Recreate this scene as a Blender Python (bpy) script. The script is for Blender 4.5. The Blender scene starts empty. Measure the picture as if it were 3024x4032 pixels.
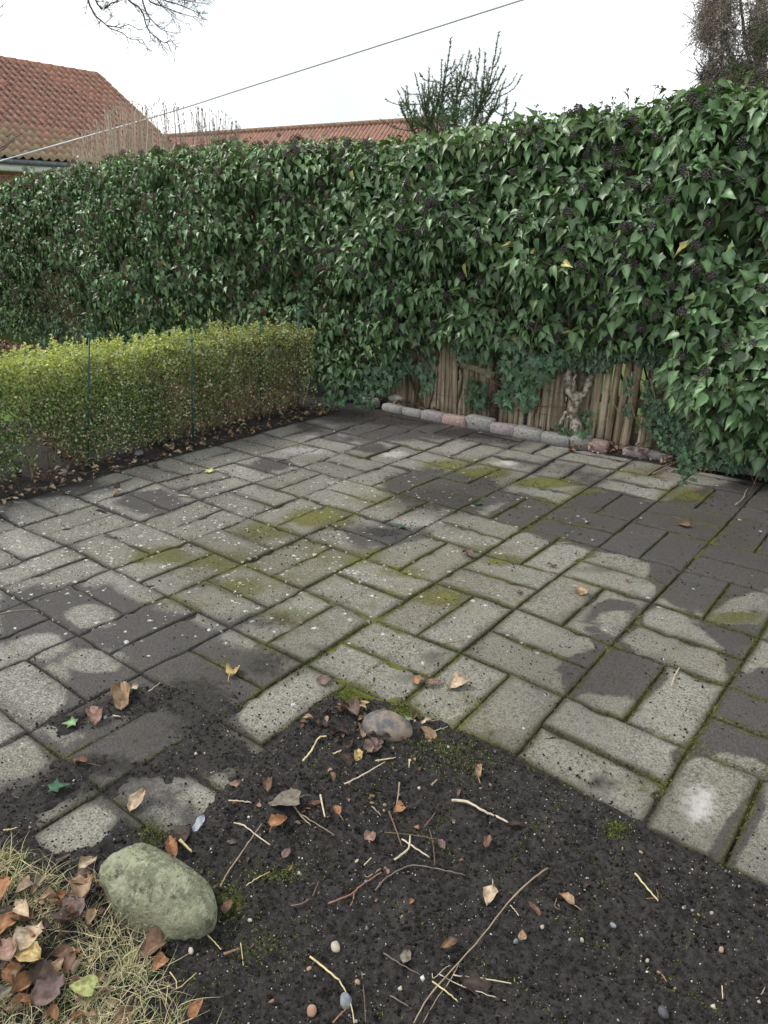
import bpy, math, random
import numpy as np
from mathutils import Matrix, Vector
rng = np.random.default_rng(7)
random.seed(7)
scene = bpy.context.scene
COL = scene.collection
# ---------------------------------------------------------------- camera
FPX = 2883.6                       # focal length in pixels of the 3024 x 4032 photograph
CELL = 0.42                        # one basket-weave cell of the paving, metres
YAW, PIT, ROLL = -0.66904606, -0.375735, 0.00428
CAM = np.array([0.82149, -1.64130, 1.51825])
_cy, _sy = math.cos(YAW), math.sin(YAW)
FWD = np.array([_sy*math.cos(PIT), _cy*math.cos(PIT), math.sin(PIT)])
_r = np.array([_cy, -_sy, 0.0]); _u = np.cross(_r, FWD)
RGT = math.cos(ROLL)*_r + math.sin(ROLL)*_u
UPV = -math.sin(ROLL)*_r + math.cos(ROLL)*_u
cam = bpy.data.cameras.new('camera'); camo = bpy.data.objects.new('camera', cam); COL.objects.link(camo)
cam.sensor_fit = 'VERTICAL'; cam.sensor_height = 36; cam.lens = 36*FPX/4032
cam.clip_start = 0.05; cam.clip_end = 600
camo.matrix_world = Matrix(((RGT[0], UPV[0], -FWD[0], CAM[0]), (RGT[1], UPV[1], -FWD[1], CAM[1]), (RGT[2], UPV[2], -FWD[2], CAM[2]), (0, 0, 0, 1)))
scene.camera = camo
# ---------------------------------------------------------------- world, sun, exposure
SUN_EL, SUN_AZ = math.radians(50), math.radians(-112)     # azimuth from +Y towards +X
w = bpy.data.worlds.new('World'); scene.world = w; w.use_nodes = True
nt = w.node_tree; nt.nodes.clear()
wo = nt.nodes.new('ShaderNodeOutputWorld'); bg = nt.nodes.new('ShaderNodeBackground')
sky = nt.nodes.new('ShaderNodeTexSky'); sky.sky_type = 'NISHITA'; sky.sun_disc = False
sky.sun_elevation = SUN_EL; sky.sun_rotation = SUN_AZ; sky.air_density = 1.0; sky.dust_density = 3.0
mx = nt.nodes.new('ShaderNodeMix'); mx.data_type = 'RGBA'; mx.inputs[0].default_value = 0.86
mx.inputs[7].default_value = (10.3, 10.7, 10.9, 1)        # thin bright overcast
cn = nt.nodes.new('ShaderNodeTexNoise'); cn.inputs['Scale'].default_value = 1.6; cn.inputs['Detail'].default_value = 5
cm_ = nt.nodes.new('ShaderNodeMapRange'); cm_.inputs[1].default_value = .34; cm_.inputs[2].default_value = .60
cx_ = nt.nodes.new('ShaderNodeMix'); cx_.data_type = 'RGBA'; cx_.inputs[6].default_value = (4.6, 5.15, 5.4, 1); cx_.inputs[7].default_value = (10.8, 10.9, 10.8, 1)
tc_ = nt.nodes.new('ShaderNodeTexCoord'); nt.links.new(tc_.outputs['Generated'], cn.inputs['Vector']); nt.links.new(cn.outputs['Fac'], cm_.inputs[0]); nt.links.new(cm_.outputs[0], cx_.inputs[0]); nt.links.new(cx_.outputs[2], mx.inputs[7])
nt.links.new(sky.outputs[0], mx.inputs[6]); nt.links.new(mx.outputs[2], bg.inputs[0])
bg.inputs[1].default_value = 0.1
nt.links.new(bg.outputs[0], wo.inputs[0])
sun = bpy.data.lights.new('sun', 'SUN'); sun.energy = 1.6; sun.angle = math.radians(12); sun.color = (1, .96, .9)
so = bpy.data.objects.new('sun', sun); COL.objects.link(so)
sd_ = Vector((math.sin(SUN_AZ)*math.cos(SUN_EL), math.cos(SUN_AZ)*math.cos(SUN_EL), math.sin(SUN_EL)))
so.rotation_euler = sd_.to_track_quat('Z', 'Y').to_euler()
vs = scene.view_settings; vs.view_transform = 'Standard'; vs.look = 'None'; vs.exposure = 0.74; vs.gamma = 1; vs.use_curve_mapping = False
scene.render.engine = 'CYCLES'
scene.cycles.max_bounces = 6; scene.cycles.diffuse_bounces = 3; scene.cycles.transmission_bounces = 4

# ---------------------------------------------------------------- measuring helpers (pixels of the photograph -> places)
def ray(x, y):
    d = FWD*FPX + RGT*(x-1512) + UPV*(2016-y)
    return d/np.linalg.norm(d)
def g(x, y, z=0.0):
    d = ray(x, y); t = (z-CAM[2])/d[2]; return CAM + d*t
def hit(x, y, ax, val):
    d = ray(x, y); t = (val-CAM[ax])/d[ax]; return CAM + d*t
def proj(P):
    d = np.asarray(P, float) - CAM
    zz = d@FWD
    return 1512+FPX*(d@RGT)/zz, 2016-FPX*(d@UPV)/zz, zz
def D(pts):                        # 1659-wide preview pixels -> photograph pixels
    return [(a*1.8228, b*1.8228) for a, b in pts]

# ---------------------------------------------------------------- noise
def _hash(ix, iy, seed):
    n = (ix.astype(np.int64)*374761393 + iy.astype(np.int64)*668265263 + seed*1442695041) & 0xffffffff
    n = ((n ^ (n >> 13))*1274126177) & 0xffffffff
    return ((n ^ (n >> 16)) & 0xffff)/65535.0
def vn(x, y, sc, seed=0):
    x = np.asarray(x, float)/sc; y = np.asarray(y, float)/sc
    ix = np.floor(x); iy = np.floor(y); fx = x-ix; fy = y-iy
    fx = fx*fx*(3-2*fx); fy = fy*fy*(3-2*fy)
    a = _hash(ix, iy, seed); b = _hash(ix+1, iy, seed); c = _hash(ix, iy+1, seed); d = _hash(ix+1, iy+1, seed)
    return (a*(1-fx)+b*fx)*(1-fy) + (c*(1-fx)+d*fx)*fy
def fbm(x, y, sc, seed=0, octv=4):
    s = 0; a = 1; t = 0
    for k in range(octv):
        s = s + a*vn(x, y, sc/2**k, seed+k*17); t += a; a *= .5
    return s/t
def polysd(px, py, poly):          # signed distance, negative inside
    px = np.asarray(px, float); py = np.asarray(py, float)
    d = np.full(px.shape, 1e18); ins = np.zeros(px.shape, bool)
    n = len(poly)
    for i in range(n):
        ax, ay = poly[i]; bx, by = poly[(i+1) % n]
        ex, ey = bx-ax, by-ay; wx, wy = px-ax, py-ay
        t = np.clip((wx*ex+wy*ey)/(ex*ex+ey*ey+1e-12), 0, 1)
        d = np.minimum(d, (wx-ex*t)**2+(wy-ey*t)**2)
        c = ((ay > py) != (by > py)) & (px < (bx-ax)*(py-ay)/(by-ay+1e-12)+ax)
        ins ^= c
    return np.where(ins, -np.sqrt(d), np.sqrt(d))

# ---------------------------------------------------------------- object helpers
def tag(o, label=None, cat=None, group=None, kind=None):
    if label: o['label'] = label
    if cat: o['category'] = cat
    if group: o['group'] = group
    if kind: o['kind'] = kind
    return o
def empty(name, loc, label, cat, group=None):
    o = bpy.data.objects.new(name, None); COL.objects.link(o); o.location = [float(c) for c in loc]
    o.empty_display_size = .1
    return tag(o, label, cat, group)
def link(name, me, parent=None, loc=None):
    o = bpy.data.objects.new(name, me); COL.objects.link(o)
    if parent: o.parent = parent
    if loc is not None: o.location = [float(c) for c in loc]
    return o
def mesh(name, V, F, mat, col=None, uv=None, smooth=False):
    """V (n,3); F list of (k,m) int arrays or list of faces; col (n,3); uv (n,2) per vertex"""
    me = bpy.data.meshes.new(name)
    V = np.asarray(V, np.float32)
    if isinstance(F, np.ndarray): F = [F]
    if len(F) and not isinstance(F[0], np.ndarray):
        by = {}
        for f in F: by.setdefault(len(f), []).append(f)
        F = [np.array(v, np.int32) for v in by.values()]
    loops = np.concatenate([f.ravel() for f in F]).astype(np.int32)
    tot = np.concatenate([np.full(len(f), f.shape[1], np.int32) for f in F])
    st = np.concatenate([[0], np.cumsum(tot)[:-1]]).astype(np.int32)
    me.vertices.add(len(V)); me.vertices.foreach_set('co', V.ravel())
    me.loops.add(len(loops)); me.loops.foreach_set('vertex_index', loops)
    me.polygons.add(len(tot)); me.polygons.foreach_set('loop_start', st); me.polygons.foreach_set('loop_total', tot)
    if smooth: me.polygons.foreach_set('use_smooth', np.ones(len(tot), bool))
    if col is not None:
        a = me.color_attributes.new('Col', 'FLOAT_COLOR', 'POINT')
        c = np.ones((len(V), 4), np.float32); c[:, :3] = col; a.data.foreach_set('color', c.ravel())
    if uv is not None:
        l = me.uv_layers.new(name='UVMap'); l.data.foreach_set('uv', np.asarray(uv, np.float32)[loops].ravel())
    me.update(calc_edges=True); me.validate()
    if mat: me.materials.append(mat)
    return me
def norm(a): return a/np.maximum(np.linalg.norm(a, axis=-1, keepdims=True), 1e-9)
def frames(tip, nrm):
    t = norm(np.asarray(tip, float)); s = norm(np.cross(t, nrm)); n = np.cross(s, t)
    return np.stack([s, t, n], -1)              # columns: side, tip, normal
def scatter(T, F, pos, fr, sc, col=None, T_uv=None, shade=None):
    """copies of template T (n,3),F at pos with frames; returns V,F,col,uv"""
    n = len(pos); k = len(T)
    sc = np.asarray(sc, float); sc = sc[:, None] if sc.ndim == 1 else sc
    loc = T[None]*(sc[:, None, :] if sc.shape[1] > 1 else sc[:, :, None])
    V = np.einsum('nij,nkj->nki', fr, loc) + pos[:, None, :]
    Fs = [(f[None]+(np.arange(n)*k)[:, None, None]).reshape(-1, f.shape[1]) for f in F]
    C = None
    if col is not None:
        C = np.repeat(col[:, None, :], k, 1)
        if shade is not None: C = C*(shade[None, :, None])
        C = C.reshape(-1, 3)
    U = None if T_uv is None else np.tile(T_uv, (n, 1))
    return V.reshape(-1, 3), Fs, C, U
def merge(parts):
    V = []; F = []; C = []; U = []; o = 0
    for v, f, c, u in parts:
        V.append(v); F += [a+o for a in f]; o += len(v)
        if c is not None: C.append(c)
        if u is not None: U.append(u)
    by = {}
    for a in F: by.setdefault(a.shape[1], []).append(a)
    return np.concatenate(V), [np.concatenate(v) for v in by.values()], (np.concatenate(C) if C else None), (np.concatenate(U) if U else None)
def tube(P, R, n=5, cap=True):
    P = np.asarray(P, float); R = np.broadcast_to(np.asarray(R, float), (len(P),))
    T = norm(np.gradient(P, axis=0)); ref = np.array([0, 0, 1.0]) if abs(T[0][2]) < .9 else np.array([1.0, 0, 0])
    a = norm(np.cross(T, ref)); b = np.cross(T, a)
    th = np.arange(n)*2*math.pi/n
    V = P[:, None]+R[:, None, None]*(np.cos(th)[None, :, None]*a[:, None]+np.sin(th)[None, :, None]*b[:, None])
    V = V.reshape(-1, 3); F = []
    i = np.arange(len(P)-1)[:, None]*n; j = np.arange(n)[None]; j2 = (j+1) % n
    Q = np.stack([i+j, i+j2, i+n+j2, i+n+j], -1).reshape(-1, 4)
    Fs = [Q]
    if cap:
        Fs.append(np.array([list(range(n))[::-1], [(len(P)-1)*n+q for q in range(n)]]))
    return V, Fs
def smoothline(P, m=4):            # Catmull-Rom
    P = np.asarray(P, float)
    if len(P) < 3: return np.array([P[0]+(P[-1]-P[0])*t for t in np.linspace(0, 1, m+1)])
    Q = np.vstack([2*P[0]-P[1], P, 2*P[-1]-P[-2]]); out = []
    for i in range(1, len(Q)-2):
        for t in np.arange(m)/m:
            out.append(.5*((2*Q[i])+(-Q[i-1]+Q[i+1])*t+(2*Q[i-1]-5*Q[i]+4*Q[i+1]-Q[i+2])*t*t+(-Q[i-1]+3*Q[i]-3*Q[i+1]+Q[i+2])*t**3))
    out.append(P[-1]); return np.array(out)
def boxmesh(sx, sy, sz, ch, jit=0, seed=0, z0=0):
    """chamfered box standing on z0, slightly irregular"""
    r = np.random.default_rng(seed); V = []
    for z, c in ((0, 0), (sz-ch, 0), (sz, ch)):
        for x, y in ((-1, -1), (1, -1), (1, 1), (-1, 1)):
            hx, hy = sx/2-c, sy/2-c
            k = min(ch, hx*.5, hy*.5)
            for q in ((x*hx, y*(hy-k)), (x*(hx-k), y*hy)) if x*y > 0 else ((x*(hx-k), y*hy), (x*hx, y*(hy-k))):
                V.append((q[0], q[1], z0+z))
    V = np.array(V)+r.normal(0, jit, (24, 3))
    F = [[i, (i+1) % 8, 8+(i+1) % 8, 8+i] for i in range(8)]+[[8+i, 8+(i+1) % 8, 16+(i+1) % 8, 16+i] for i in range(8)]+[list(range(16, 24)), list(range(7, -1, -1))]
    return V, F

# ---------------------------------------------------------------- materials
class N:
    def __init__(s, name):
        s.m = bpy.data.materials.new(name); s.m.use_nodes = True; s.t = s.m.node_tree; s.t.nodes.clear()
        s.o = s.t.nodes.new('ShaderNodeOutputMaterial'); s.p = s.t.nodes.new('ShaderNodeBsdfPrincipled')
        s.t.links.new(s.p.outputs[0], s.o.inputs[0])
    def n(s, t): return s.t.nodes.new('ShaderNode'+t)
    def l(s, a, b):
        if hasattr(a, 'bl_idname') or hasattr(a, 'links'): s.t.links.new(a, b)
        else: b.default_value = a
    def noise(s, vec, sc, det=4, rough=.55):
        q = s.n('TexNoise'); q.inputs['Scale'].default_value = sc; q.inputs['Detail'].default_value = det; q.inputs['Roughness'].default_value = rough
        if vec is not None: s.t.links.new(vec, q.inputs['Vector'])
        return q.outputs['Fac']
    def vor(s, vec, sc, feat='F1'):
        q = s.n('TexVoronoi'); q.feature = feat; q.inputs['Scale'].default_value = sc; s.t.links.new(vec, q.inputs['Vector']); return q
    def ramp(s, v, a, b, lo=0., hi=1.):
        q = s.n('MapRange'); q.interpolation_type = 'SMOOTHSTEP'; s.t.links.new(v, q.inputs[0])
        for i, k in enumerate((a, b, lo, hi)): q.inputs[i+1].default_value = k
        return q.outputs[0]
    def math(s, op, a, b=0.):
        q = s.n('Math'); q.operation = op
        for i, k in enumerate((a, b)):
            if isinstance(k, (int, float)): q.inputs[i].default_value = k
            else: s.t.links.new(k, q.inputs[i])
        return q.outputs[0]
    def mix(s, f, a, b, mode='MIX'):
        q = s.n('Mix'); q.data_type = 'RGBA'; q.blend_type = mode
        for i, k in ((0, f), (6, a), (7, b)):
            if isinstance(k, (int, float)): q.inputs[i].default_value = k
            elif isinstance(k, tuple): q.inputs[i].default_value = k+(1,)
            else: s.t.links.new(k, q.inputs[i])
        return q.outputs[2]
    def attr(s, name):
        q = s.n('Attribute'); q.attribute_name = name; return q
    def pos(s): return s.n('NewGeometry').outputs['Position']
    def objc(s): return s.n('TexCoord').outputs['Object']
    def uv(s): return s.n('TexCoord').outputs['UV']
    def bump(s, h, strength, dist):
        q = s.n('Bump'); q.inputs['Strength'].default_value = strength; q.inputs['Distance'].default_value = dist
        s.t.links.new(h, q.inputs['Height']); s.t.links.new(q.outputs[0], s.p.inputs['Normal'])
    def set(s, col=None, rough=.8, spec=.3):
        if col is not None:
            if isinstance(col, tuple): s.p.inputs['Base Color'].default_value = col+(1,)
            else: s.t.links.new(col, s.p.inputs['Base Color'])
        if isinstance(rough, (int, float)): s.p.inputs['Roughness'].default_value = rough
        else: s.t.links.new(rough, s.p.inputs['Roughness'])
        s.p.inputs['Specular IOR Level'].default_value = spec
        return s.m
def simple(name, a, b, sc=30, rough=.8, bump=.3, bd=.003, spec=.3, obj=False, metal=0):
    m = N(name); v = m.objc() if obj else m.pos()
    f = m.ramp(m.noise(v, sc, 5), .35, .65); c = m.mix(f, a, b)
    m.bump(m.noise(v, sc*3, 4), bump, bd); m.p.inputs['Metallic'].default_value = metal
    return m.set(c, rough, spec)

def leafmat(name, rough, spec, trans=.0, bump=.0):
    m = N(name); a = m.attr('Col').outputs['Color']; v = m.pos()
    c = m.mix(m.ramp(m.noise(v, 60, 3), .3, .7), a, m.mix(.75, a, (.9, .9, .9), 'MULTIPLY'))
    m.set(c, rough, spec)
    if trans:
        tr = m.n('BsdfTranslucent'); ms = m.n('MixShader'); ms.inputs[0].default_value = trans
        m.t.links.new(m.mix(1.0, c, (1.3, 1.5, .6), 'MULTIPLY'), tr.inputs[0]); m.t.links.new(m.p.outputs[0], ms.inputs[1]); m.t.links.new(tr.outputs[0], ms.inputs[2]); m.t.links.new(ms.outputs[0], m.o.inputs[0])
    return m.m
M_ivy = leafmat('ivy_leaf', .40, .5, .10)
M_box = leafmat('box_leaf', .5, .35, .25)
M_fol = leafmat('matt_foliage', .7, .2, .1)
def spotted():
    m = N('dry_leaf'); a = m.attr('Col').outputs['Color']; v = m.pos(); n = m.noise(v, 55, 4, .6); n2 = m.noise(v, 260, 3, .6)
    c = m.mix(m.ramp(n, .35, .65), m.mix(1., a, (.62, .55, .50), 'MULTIPLY'), a); c = m.mix(m.ramp(n2, .62, .70, 0, .7), c, (.05, .035, .03)); c = m.mix(m.ramp(n, .60, .78, 0, .5), c, m.mix(1., a, (1.25, 1.2, 1.1), 'MULTIPLY')); m.bump(n2, .5, .002)
    return m.set(c, .7, .25)
M_litter = spotted()
M_stem = leafmat('stems', .8, .2)
M_berry = leafmat('berries', .45, .35)

def paver_material():
    m = N('concrete_paver'); P = m.pos(); A = m.attr('Col'); sep = m.n('SeparateColor'); m.t.links.new(A.outputs['Color'], sep.inputs[0])
    wet, moss, soil = sep.outputs[0], sep.outputs[1], sep.outputs[2]
    B = m.attr('Two'); s2 = m.n('SeparateColor'); m.t.links.new(B.outputs['Color'], s2.inputs[0])
    pale, tone, lich = s2.outputs[0], s2.outputs[1], s2.outputs[2]
    n1 = m.noise(P, 9, 6, .6); n2 = m.noise(P, 45, 5, .65); n3 = m.noise(P, 150, 5, .75); n4 = m.noise(P, 2.2, 4, .6)
    base = m.mix(tone, (.330, .318, .282), (.460, .450, .418))
    base = m.mix(m.ramp(n1, .3, .7), m.mix(1., base, (.74, .74, .70), 'MULTIPLY'), base); base = m.mix(m.ramp(n2, .36, .60), m.mix(1., base, (.66, .65, .60), 'MULTIPLY'), base)
    # exposed aggregate grains
    vo = m.vor(P, 260); grain = m.ramp(vo.outputs['Distance'], .1, .75)
    base = m.mix(m.math('MULTIPLY', grain, .5), base, m.mix(1., base, (.55, .52, .5), 'MULTIPLY'))
    base = m.mix(m.ramp(n3, .50, .72, 0, .85), base, (.56, .54, .48))
    base = m.mix(m.ramp(n3, .54, .34, 0, .85), base, (.060, .055, .048))
    # pale dry bloom, plus sunlit lightness of the back slabs put into the colour
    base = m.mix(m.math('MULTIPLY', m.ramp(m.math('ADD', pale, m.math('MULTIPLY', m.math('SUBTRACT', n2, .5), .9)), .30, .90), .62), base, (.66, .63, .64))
    # damp stain with a crisp irregular rim, creeping along the joints
    U = m.n('SeparateXYZ'); m.t.links.new(m.uv(), U.inputs[0])
    ex = m.math('MINIMUM', U.outputs[0], m.math('SUBTRACT', .42, U.outputs[0])); ey = m.math('MINIMUM', U.outputs[1], m.math('SUBTRACT', .21, U.outputs[1]))
    jd = m.math('MULTIPLY', m.ramp(m.math('MINIMUM', ex, ey), .045, .0), .16)
    wv = m.math('ADD', m.math('ADD', wet, jd), m.math('MULTIPLY', m.math('SUBTRACT', n1, .5), .55)); wv = m.math('ADD', wv, m.math('MULTIPLY', m.math('SUBTRACT', n2, .5), .34))
    wm = m.ramp(wv, .38, .62)
    wcol = m.mix(m.ramp(n3, .3, .7), (.034, .030, .032), (.074, .066, .069))
    base = m.mix(m.math('MULTIPLY', wm, .86), base, wcol)
    # moss film
    mv = m.math('ADD', moss, m.math('MULTIPLY', m.math('SUBTRACT', n2, .5), 1.2)); mv = m.math('ADD', mv, m.math('MULTIPLY', m.math('SUBTRACT', n1, .5), 1.1)); mv = m.math('ADD', mv, m.math('MULTIPLY', m.math('SUBTRACT', n3, .5), .8))
    mf = m.math('ADD', moss, m.math('MULTIPLY', m.math('SUBTRACT', n1, .5), .35)); mf = m.math('ADD', mf, m.math('MULTIPLY', m.math('SUBTRACT', n3, .5), .5)); base = m.mix(m.ramp(mf,   .12, .66, 0, .6), base, m.mix(1., base, (.72, .70, .40), 'MULTIPLY'))
    jm = m.math('MULTIPLY', m.ramp(m.math('ADD', m.math('MINIMUM', ex, ey), m.math('MULTIPLY', m.math('SUBTRACT', n2, .5), .03)), .030, .0), m.math('MULTIPLY', m.ramp(moss, .06, .30), .6)); mv = m.math('ADD', mv, jm)
    mm = m.ramp(mv, .38, .95, 0, .9)
    mcol = m.mix(m.ramp(n3, .3, .75), (.060, .060, .014), (.26, .26, .05))
    base = m.mix(mm, base, mcol)
    # dark grime in the edges and thin soil
    sf = m.math('ADD', soil, m.math('MULTIPLY', m.math('SUBTRACT', n1, .5), .4)); sf = m.math('ADD', sf, m.math('MULTIPLY', m.math('SUBTRACT', n3, .5), .5)); base = m.mix(m.ramp(sf, .18, .62, 0, .55), base, (.060, .055, .048))
    ed = m.math('ADD', m.math('MINIMUM', ex, ey), m.math('MULTIPLY', m.math('SUBTRACT', n2, .5), .022))
    em = m.ramp(ed, .016, -.004); gr = m.math('ADD', m.math('MULTIPLY', m.math('SUBTRACT', n1, .5), .11), m.math('MINIMUM', ex, ey)); gr = m.math('ADD', gr, m.math('MULTIPLY', m.math('SUBTRACT', n4, .5), .16)); gm = m.ramp(gr, .050, -.012)
    sv = m.math('ADD', soil, m.math('MULTIPLY', m.math('SUBTRACT', n2, .5), .8)); sv = m.math('ADD', sv, m.math('MULTIPLY', m.math('SUBTRACT', n3, .5), .7))
    sm = m.ramp(sv, .36, .72)
    dirt = m.mix(m.ramp(n3, .3, .7), (.014, .012, .011), (.062, .055, .049))
    base = m.mix(m.math('MULTIPLY', gm, .52), base, m.mix(m.ramp(n3, .3, .7), (.040, .036, .030), (.135, .125, .105)))
    base = m.mix(m.math('MULTIPLY', em, .80), base, dirt)
    base = m.mix(m.math('MULTIPLY', sm, .93), base, dirt)
    # lichen dots
    v2 = m.n('TexVoronoi'); v2.inputs['Scale'].default_value = 46; v2.inputs['Randomness'].default_value = 1; m.t.links.new(m.mix(.018, P, m.n('TexNoise').outputs['Color'], 'ADD'), v2.inputs['Vector'])
    sp = m.n('SeparateColor'); m.t.links.new(v2.outputs['Color'], sp.inputs[0])
    rad = m.math('MULTIPLY', m.math('POWER', sp.outputs[0], 4.), m.ramp(n3, .36, .62, .10, .62))
    hit_ = m.math('MULTIPLY', m.math('LESS_THAN', v2.outputs['Distance'], rad), m.math('LESS_THAN', sp.outputs[1], lich))
    base = m.mix(m.math('MULTIPLY', hit_, .78), base, (.68, .70, .66))
    h = m.math('ADD', m.math('MULTIPLY', n3, .6), m.math('MULTIPLY', n2, .5)); h = m.math('SUBTRACT', h, m.math('MULTIPLY', grain, .3))
    h = m.math('ADD', h, m.math('MULTIPLY', mm, .8)); h = m.math('ADD', h, m.math('MULTIPLY', sm, .9))
    m.bump(h, .95, .006)
    ro = m.math('SUBTRACT', .93, m.math('MULTIPLY', wm, .22))
    return m.set(base, ro, .25)
M_paver = paver_material()
def soil_material():
    m = N('dark_soil'); P = m.pos(); n1 = m.noise(P, 6, 5); n2 = m.noise(P, 60, 6, .7); n3 = m.noise(P, 330, 4, .75)
    c = m.mix(m.ramp(n2, .3, .7), (.014, .013, .0125), (.058, .053, .051))
    c = m.mix(m.ramp(n1, .50, .75, 0, .35), c, (.085, .078, .072)); c = m.mix(m.ramp(n3, .56, .76, 0, .85), c, (.19, .175, .16))
    A = m.attr('Col'); sep = m.n('SeparateColor'); m.t.links.new(A.outputs['Color'], sep.inputs[0])
    mo = m.ramp(m.math('ADD', sep.outputs[1], m.math('MULTIPLY', m.math('SUBTRACT', n2, .5), 1.1)), .35, .85)
    c = m.mix(mo, c, m.mix(n3, (.04, .05, .012), (.20, .22, .05)))
    m.bump(m.math('ADD', n2, m.math('MULTIPLY', n3, .7)), 1.0, .006)
    return m.set(c, .95, .12)
M_soil = soil_material()
def grass_ground():
    m = N('lawn_ground'); P = m.pos(); n1 = m.noise(P, 2, 5); n2 = m.noise(P, 90, 4, .7)
    c = m.mix(m.ramp(n2, .3, .7), (.05, .085, .02), (.13, .19, .04)); c = m.mix(m.ramp(n1, .5, .8, 0, .5), c, (.12, .10, .05))
    m.bump(n2, .8, .01); return m.set(c, .9, .2)
M_lawn = grass_ground()
M_block = [simple('edging_mauve', (.16, .14, .145), (.26, .235, .24), 70), simple('edging_red', (.23, .155, .135), (.33, .25, .225), 70), simple('edging_grey', (.165, .16, .15), (.27, .265, .25), 70)]

# ================================================================ GROUND
# smooth soil surface: mask is 1 where the bare soil lies, between where it thins out over the paving
SOIL_UV = [(-1.5, -.22), (-1.06, -.10), (-.42, -.03), (0, .01), (.41, .0), (1.0, -.02), (1.5, -.02), (6, -.04), (6, -8), (-9, -8), (-9, -2.75), (-2.9, -2.6), (-2.2, -2.55), (-1.78, -2.55), (-1.58, -2.3), (-1.63, -2.06), (-1.32, -2.04), (-1.22, -1.75), (-1.36, -1.38), (-1.42, -.98)]
THIN = [D(p) for p in (
    [(250, 1490), (330, 1475), (450, 1470), (520, 1500), (505, 1560), (530, 1610), (560, 1640), (450, 1690), (340, 1680), (200, 1690), (120, 1760), (60, 1840), (0, 1840), (0, 1750), (110, 1650), (190, 1620), (330, 1640), (390, 1590), (350, 1540), (200, 1560), (140, 1590), (90, 1560), (160, 1520)],
    [(700, 1530), (760, 1510), (870, 1530), (960, 1570), (1010, 1590), (1080, 1620), (900, 1640), (640, 1610)],
    [(0, 1690), (70, 1700), (130, 1690), (90, 1760), (120, 1850), (200, 1850), (200, 1900), (0, 1900)])]
def soil_mask(x, y):
    x = np.asarray(x, float); y = np.asarray(y, float)
    jx = (fbm(x, y, .12, 3)-.5)*.06; jy = (fbm(x, y, .12, 9)-.5)*.06
    sd = polysd(x/CELL+jx/CELL*.8, y/CELL+jy/CELL*.8, SOIL_UV)*CELL
    return np.clip(.5-sd/.07, 0, 1)
def thin_mask(x, y):
    x = np.asarray(x, float); y = np.asarray(y, float)
    P = np.stack([x, y, np.zeros_like(x)], -1); px, py, zz = proj(P)
    ok = zz > .2
    r = np.zeros(x.shape)
    for poly in THIN:
        r = np.maximum(r, np.clip(.5-polysd(px, py, poly)/70, 0, 1))
    return np.where(ok, r, 0)
def soil_z(x, y):
    m = soil_mask(x, y); t = thin_mask(x, y)
    hump = .030*np.exp(-(((np.asarray(x)+.30)/.28)**2+((np.asarray(y)+.30)/.2)**2)) + .03*np.exp(-(((np.asarray(x)+.55)/.35)**2+((np.asarray(y)+1.15)/.2)**2))
    base = -.012+.028*m+.0105*t*(1-m)
    return base+hump*m+(fbm(x, y, .35, 21, 2)-.5)*.012*m
def soil_relief(x, y, m, t):
    n = (fbm(x, y, .05, 31, 4)-.5); c = np.maximum(vn(x, y, .016, 77)-.40, 0)
    return (n*.024+c*.022+(fbm(x, y, .16, 331, 2)-.5)*.022)*np.maximum(m, t*.75)
def top_z(x, y):
    x = x+np.array([0, .012, -.012, 0, 0]); y = y+np.array([0, 0, 0, .012, -.012]); z = soil_z(x, y)+soil_relief(x, y, soil_mask(x, y), thin_mask(x, y))
    return float(max(z.mean()+.4*(z.max()-z.mean()), 0.0))

def grid_mesh(x0, x1, y0, y1, st):
    xs = np.arange(x0, x1+st/2, st); ys = np.arange(y0, y1+st/2, st)
    X, Y = np.meshgrid(xs, ys); nx, ny = len(xs), len(ys)
    i = np.arange(ny-1)[:, None]*nx+np.arange(nx-1)[None]
    F = np.stack([i, i+1, i+nx+1, i+nx], -1).reshape(-1, 4)
    return X, Y, F
# far ground: one sheet to the horizon
X, Y, F = grid_mesh(-150, 150, -150, 150, 15)
V = np.stack([X.ravel(), Y.ravel(), np.full(X.size, -.05)], -1)
tag(link('lawn', mesh('lawn', V, F, M_lawn)), kind='structure')
# garden soil bed around the paving
def soil_sheet(name, x0, x1, y0, y1, st, fine):
    X, Y, F = grid_mesh(x0, x1, y0, y1, st)
    x = X.ravel(); y = Y.ravel(); m = soil_mask(x, y); t = thin_mask(x, y)
    z = soil_z(x, y)
    z = z+soil_relief(x, y, m, t)+(vn(x, y, .02, 5)-.5)*.004*(1-m)
    if not fine: z = z+(fbm(x, y, .2, 5)-.5)*.006
    px, py, zz = proj(np.stack([x, y, 0*x], -1))
    mo = np.zeros(x.shape)
    for cx, cy, rx, ry, s in ((760, 1510, 40, 30, .9), (880, 1540, 60, 25, .8), (500, 1960, 60, 45, .6), (560, 2080, 110, 60, .35), (960, 1640, 90, 30, .45), (1020, 1700, 60, 30, .4), (1330, 1800, 40, 20, .4), (600, 1900, 60, 25, .3), (900, 1960, 60, 20, .3), (1180, 1620, 50, 20, .6), (480, 2150, 120, 60, .4), (30, 1890, 50, 40, .6)):
        mo = np.maximum(mo, s*np.exp(-(((px/1.8228-cx)/rx)**2+((py/1.8228-cy)/ry)**2)))
    # moss in the joints of the middle right of the patio
    mo = np.maximum(mo, (1-m)*(t < .15)*np.clip(fbm(x, y, .5, 61)*2.3-.45, 0, 1)*((x > -1.3) & (y < 2.4) & (y > -.05)))
    col = np.stack([m, mo, t], -1)
    o = link(name, mesh(name, np.stack([x, y, z], -1), F, M_soil, col, smooth=False)); tag(o, kind='structure'); return o
soil_sheet('soil', -2.35, 1.75, -1.75, .30, .0075, True)
soil_sheet('joint_sand', -5.2, 3.2, .30, 4.0, .03, False)
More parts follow.
